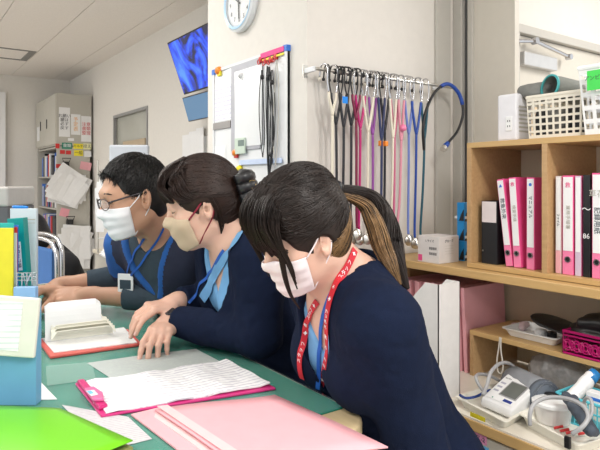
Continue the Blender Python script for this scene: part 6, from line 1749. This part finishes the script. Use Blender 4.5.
# sloping body
A_, B_, C_, D_ = at(481, 402, Z=LZ + .020), at(517, 418, Z=LZ + .020), at(534, 388, Z=LZ + .085), at(500, 380, Z=LZ + .085)
ux = (B_ - A_); uy = (D_ - A_); ux.z = 0
uxn = ux.normalized(); upn = Vector((0, 0, 1)); ub = Vector((-uxn.y, uxn.x, 0))
Wm, Dm = .118, .135
o0 = A_ + Vector((0, 0, -.012))
MBm = Matrix(((uxn.x, ub.x, 0, o0.x), (uxn.y, ub.y, 0, o0.y), (0, 0, 1, o0.z), (0, 0, 0, 1)))
prof = [(0, 0), (Dm, 0), (Dm, .075), (Dm - .02, .082), (.0, .026), (-.004, .010)]
MB().prism([MBm @ Vector((0, y, z)) for y, z in prof], uxn * Wm).build('housing', mat('bp_white', (0.78, 0.78, 0.78), rough=.3), bm, bevel=.006)
sl = Vector((0, Dm - .02, .056)).normalized(); slw = (MBm.to_3x3() @ sl); nf = uxn.cross(slw).normalized(); p0 = MBm @ Vector((0, 0, .026)) + nf * .0006
MF = frame(p0, uxn, slw)
MB().box((.006, .012, 0), (Wm - .006, .118, .0012), MF).build('face_plate', WHITE, bm, bevel=.001)
MB().box((.040, .036, .0012), (Wm - .014, .104, .0022), MF).build('display_frame', mat('mid_grey_plastic', (0.30, 0.30, 0.31), rough=.3), bm)
MB().box((.044, .040, .0022), (Wm - .018, .100, .003), MF).build('display', mat('lcd_dark', (0.13, 0.14, 0.13), rough=.12), bm)
MB().box((.070, .018, .0012), (.100, .028, .003), MF).build('start_button', mat('navy_button', (0.02, 0.04, 0.25), rough=.3), bm, bevel=.001)
for k in range(3): MB().box((.012, .045 + .018 * k, .0012), (.030, .052 + .018 * k, .0018), MF).build('face_print', mat('bp_print', (0.4, 0.4, 0.48)), bm)
text('lettering', 'AUTO', .008, MF @ Matrix.Translation((.022, .108, .0014)), INK, bm)
MB().box((.030, .016, .0012), (.034, .020, .0018), MF).build('indicator', GREENP, bm)
# grey air hose loops
HS = mat('grey_hose', (0.36, 0.36, 0.37), rough=.4)
def hose(name, pts, r, m_, label, cat='hose'):
    return tag(MB().tube([Vector(p) for p in bez(np.array([tuple(p) for p in pts]), 60)], r, n=10).build(name, m_, smooth=True), label, cat)
hose('air_hose', [at(483, 395, d=1.70), at(487, 385, d=1.73), at(491, 372, d=1.76), at(499, 364, d=1.80), at(508, 363, d=1.84), at(515, 369, d=1.88), at(513, 378, d=1.9)], .0055, HS, 'grey rubber air hose arching over the blood pressure monitor')
hose('air_hose', [at(486, 394, d=1.74), at(479, 385, d=1.76), at(476, 377, d=1.78), at(480, 374, d=1.82), at(490, 376, d=1.86), at(502, 382, d=1.88)], .005, HS, 'lower grey hose loop left behind the blood pressure monitor')
hose('cable', [at(460, 395, Z=LZ + .032), at(466, 398, Z=LZ + .036), at(476, 396.5, Z=LZ + .038), at(484, 392.5, Z=LZ + .036), at(490, 390, Z=LZ + .034)], .004, mat('navy_cord', (0.01, 0.04, 0.20), rough=.6), 'navy blue cord at the left rim of the cream tray', 'cord')
# grey rolled cuff
cf = thing('arm_cuff', at(535, 390, Z=LZ), 'rolled grey arm cuff behind the blood pressure monitor', 'cuff')
a, b = at(513, 382, d=1.86), at(546, 392, d=1.72)
a.z = max(a.z, LZ + .05); b.z = LZ + .052
ax_ = (b - a).normalized(); CFM = mat('grey_cuff_cloth', (0.24, 0.25, 0.27), rough=.8, bump=.25, bscale=300)
Mc = Matrix.Translation(a) @ ax_.to_track_quat('Z', 'Y').to_matrix().to_4x4(); Lc = (b - a).length
spiral = []
mbs = MB(); rowsS = []
for i in range(46):
    a_ = i / 45 * 2 * PI * 2.2; r_ = .050 - .014 * i / 45
    rowsS.append([Mc @ Vector((r_ * math.cos(a_), r_ * math.sin(a_), z_)) for z_ in (0, Lc * .33, Lc * .66, Lc)])
mbs.grid(rowsS, .0035).build('rolled_cloth', CFM, cf, smooth=True)
MB().lathe([(.038, -.004), (.0515, -.003), (.0535, .01), (.0515, .02)], n=30, M=Mc @ Matrix.Translation((0, 0, Lc - .02))).build('end_band', mat('slate_band', (0.10, 0.12, 0.15), rough=.7), cf, smooth=True)
hose('black_hose', [b + Vector((0, 0, .01)), b + Vector((-.0, -.03, .015)), b + Vector((-.01, -.05, -.005)), b + Vector((-.01, -.055, -.025))], .011, BLACK, 'short thick black hose end beside the grey arm cuff')
# crinkled bag behind
f7 = Field(); p = at(556, 378, X=1.80); z0 = LZ + .06
for (dx, dy, dz, r_) in ((0, .05, 0, .05), (0, 0, .01, .055), (0, -.05, .0, .05), (.02, .02, .03, .04)): f7.ell((1.82 + dx, p.y + dy, z0 + dz), (r_, r_, r_ * .95), None, .03)
f7.disp = fold_disp(.016, (), .045, 3)
tag(garment('plastic_bag', f7, mat('crinkled_grey_plastic', (0.42, 0.41, 0.41), rough=.2, alpha=.8, var=.2, scale=60), None, .005), 'crinkled translucent plastic bag under the oak riser shelf', 'bag')
# turquoise basket with an ear thermometer shaped device
tq = thing('turquoise_basket', at(580, 400, Z=LZ), 'turquoise openwork basket on the low worktop under the riser', 'basket')
TQ = mat('turquoise_plastic', (0.10, 0.50, 0.60), rough=.35)
ya, yb = at(560, 400, X=1.62).y, at(625, 400, X=1.62).y; z1 = at(570, 396, X=1.60).z
for (p, du_, L__) in (((1.60, yb), (0, 1, 0), ya - yb), ((1.72, yb), (0, 1, 0), ya - yb), ((1.60, ya), (1, 0, 0), .12), ((1.60, yb), (1, 0, 0), .12)):
    mb2 = MB(); o_ = Vector((p[0], p[1], LT + .004)); du_ = Vector(du_); Hh = z1 - LT - .006
    mb2.tube([o_, o_ + du_ * L__], .003, n=6); mb2.tube([o_ + Vector((0, 0, Hh)), o_ + du_ * L__ + Vector((0, 0, Hh))], .004, n=6); mb2.tube([o_ + Vector((0, 0, Hh * .6)), o_ + du_ * L__ + Vector((0, 0, Hh * .6))], .003, n=6)
    for k in range(int(L__ / .013) + 1):
        q_ = o_ + du_ * min(L__, .013 * k); mb2.tube([q_, q_ + Vector((0, 0, Hh))], .002, n=5)
    mb2.build('openwork_wall', TQ, tq)
MB().box((1.60, yb, LT), (1.72, ya, LT + .003)).build('bottom', TQ, tq)
th_ = thing('ear_thermometer', at(575, 388, X=1.63), 'white handheld thermometer with a blue head in the turquoise basket', 'thermometer')
p, q_ = at(571, 399, X=1.61), at(586, 383, X=1.66)
ft = Field(); ft.cone(p, q_, .021, .018, .01); ft.cone(q_, q_ + (q_ - p).normalized() * .02 + Vector((0, 0, .006)), .019, .016, .01)
garment('body', ft, WHITE, th_, .003)
MB().tube([q_ + (q_ - p).normalized() * .016, q_ + (q_ - p).normalized() * .045], [.0195, .017], n=20).build('head_cap', mat('blue_cap', (0.02, 0.20, 0.50), rough=.3), th_, smooth=True)
MB().tube([q_ + (q_ - p).normalized() * .034, q_ + (q_ - p).normalized() * .042], [.014, .010], n=16).build('lens_ring', BLACK, th_)
p = at(592, 396, X=1.62)
o = tag(MB().box((1.61, p.y - .05, p.z - .016), (1.64, p.y + .012, p.z + .014)).build('small_box', WHITE, bevel=.002), 'small white and blue box at the right in the turquoise basket', 'box')
MB().box((1.6095, p.y - .045, p.z - .008), (1.61, p.y + .008, p.z + .001)).build('blue_stripe', BLUEP, o)
# near cream tray with hoses and a round white lid
tray('cream_tray', [(520, 413), (578, 444), (640, 425), (570, 398)], LZ, .034, CRT, 'near cream tray with a round lid and hoses at the right')
p = at(553, 412, Z=LZ + .03)
rc = thing('round_container', (p.x, p.y, LZ + .004), 'round white plastic container in the near cream tray', 'container')
MB().lathe([(0, 0), (.046, 0), (.054, .05), (0, .05)], (p.x, p.y, LZ + .005), n=36).build('bowl', mat('clear_white', (0.7, 0.68, 0.66), rough=.25), rc, smooth=False)
MB().lathe([(.0, .05), (.058, .05), (.058, .058), (.050, .062), (0, .063)], (p.x, p.y, LZ + .005), n=36).build('lid', WHITE, rc, smooth=False)
pp = at(565, 431, Z=LZ + .045)
hose('air_hose', [at(530, 425, d=1.52), at(530, 414, d=1.52), at(534, 404, d=1.53), at(545, 398, d=1.54), at(560, 397.5, d=1.52), at(575, 401, d=1.48), at(585, 408, d=1.45), at(588, 418, d=1.43), at(582, 427, d=1.42), at(572, 434, d=1.43)], .0055, HS, 'large grey hose loop over the near cream tray')
hose('air_hose', [at(572, 434, d=1.45), at(585, 424, d=1.46), at(592, 412, d=1.48), at(591, 400, d=1.5), at(586, 398, d=1.52), at(584, 406, d=1.53), at(588, 418, d=1.52)], .0045, HS, 'thin grey hose looping beside the right picture edge')
fc_ = Field(); a = at(566, 396, d=1.60); b = at(590, 430, d=1.46)
fc_.cone(a, b, .012, .015, .01); fc_.cone(a + Vector((.02, -.01, -.01)), b + Vector((.02, 0, -.01)), .012, .012, .01); fc_.disp = fold_disp(.006, (), .03, 3)
tag(garment('folded_cuff', fc_, mat('slate_cuff', (0.06, 0.075, 0.10), rough=.7, bump=.2, bscale=300), None, .004), 'folded dark slate cuff across the near cream tray', 'cuff')
p = at(568, 441, X=1.412)
tag(MB().box((-.006, -.008, -.018), (.003, .008, .012), Matrix.Translation((at(568, 441, d=1.46)))).build('binder_clip', BLACK, bevel=.002), 'black clip hanging on the rim of the near cream tray', 'clip')
for k, (px, py) in enumerate(((554, 428), (560, 431), (566, 433), (578, 434))):
    p = at(px, py, Z=LZ + .012)  # loose red caps in the tray, drawn as short tubes
    tag(MB().tube([p, p + Vector((.018, -.016, .006))], .004, n=8).build('red_cap', REDP, smooth=True), 'small red cap lying in the near cream tray', 'cap', 'red caps in the near tray')
p = at(600, 440, Z=LZ + .04)
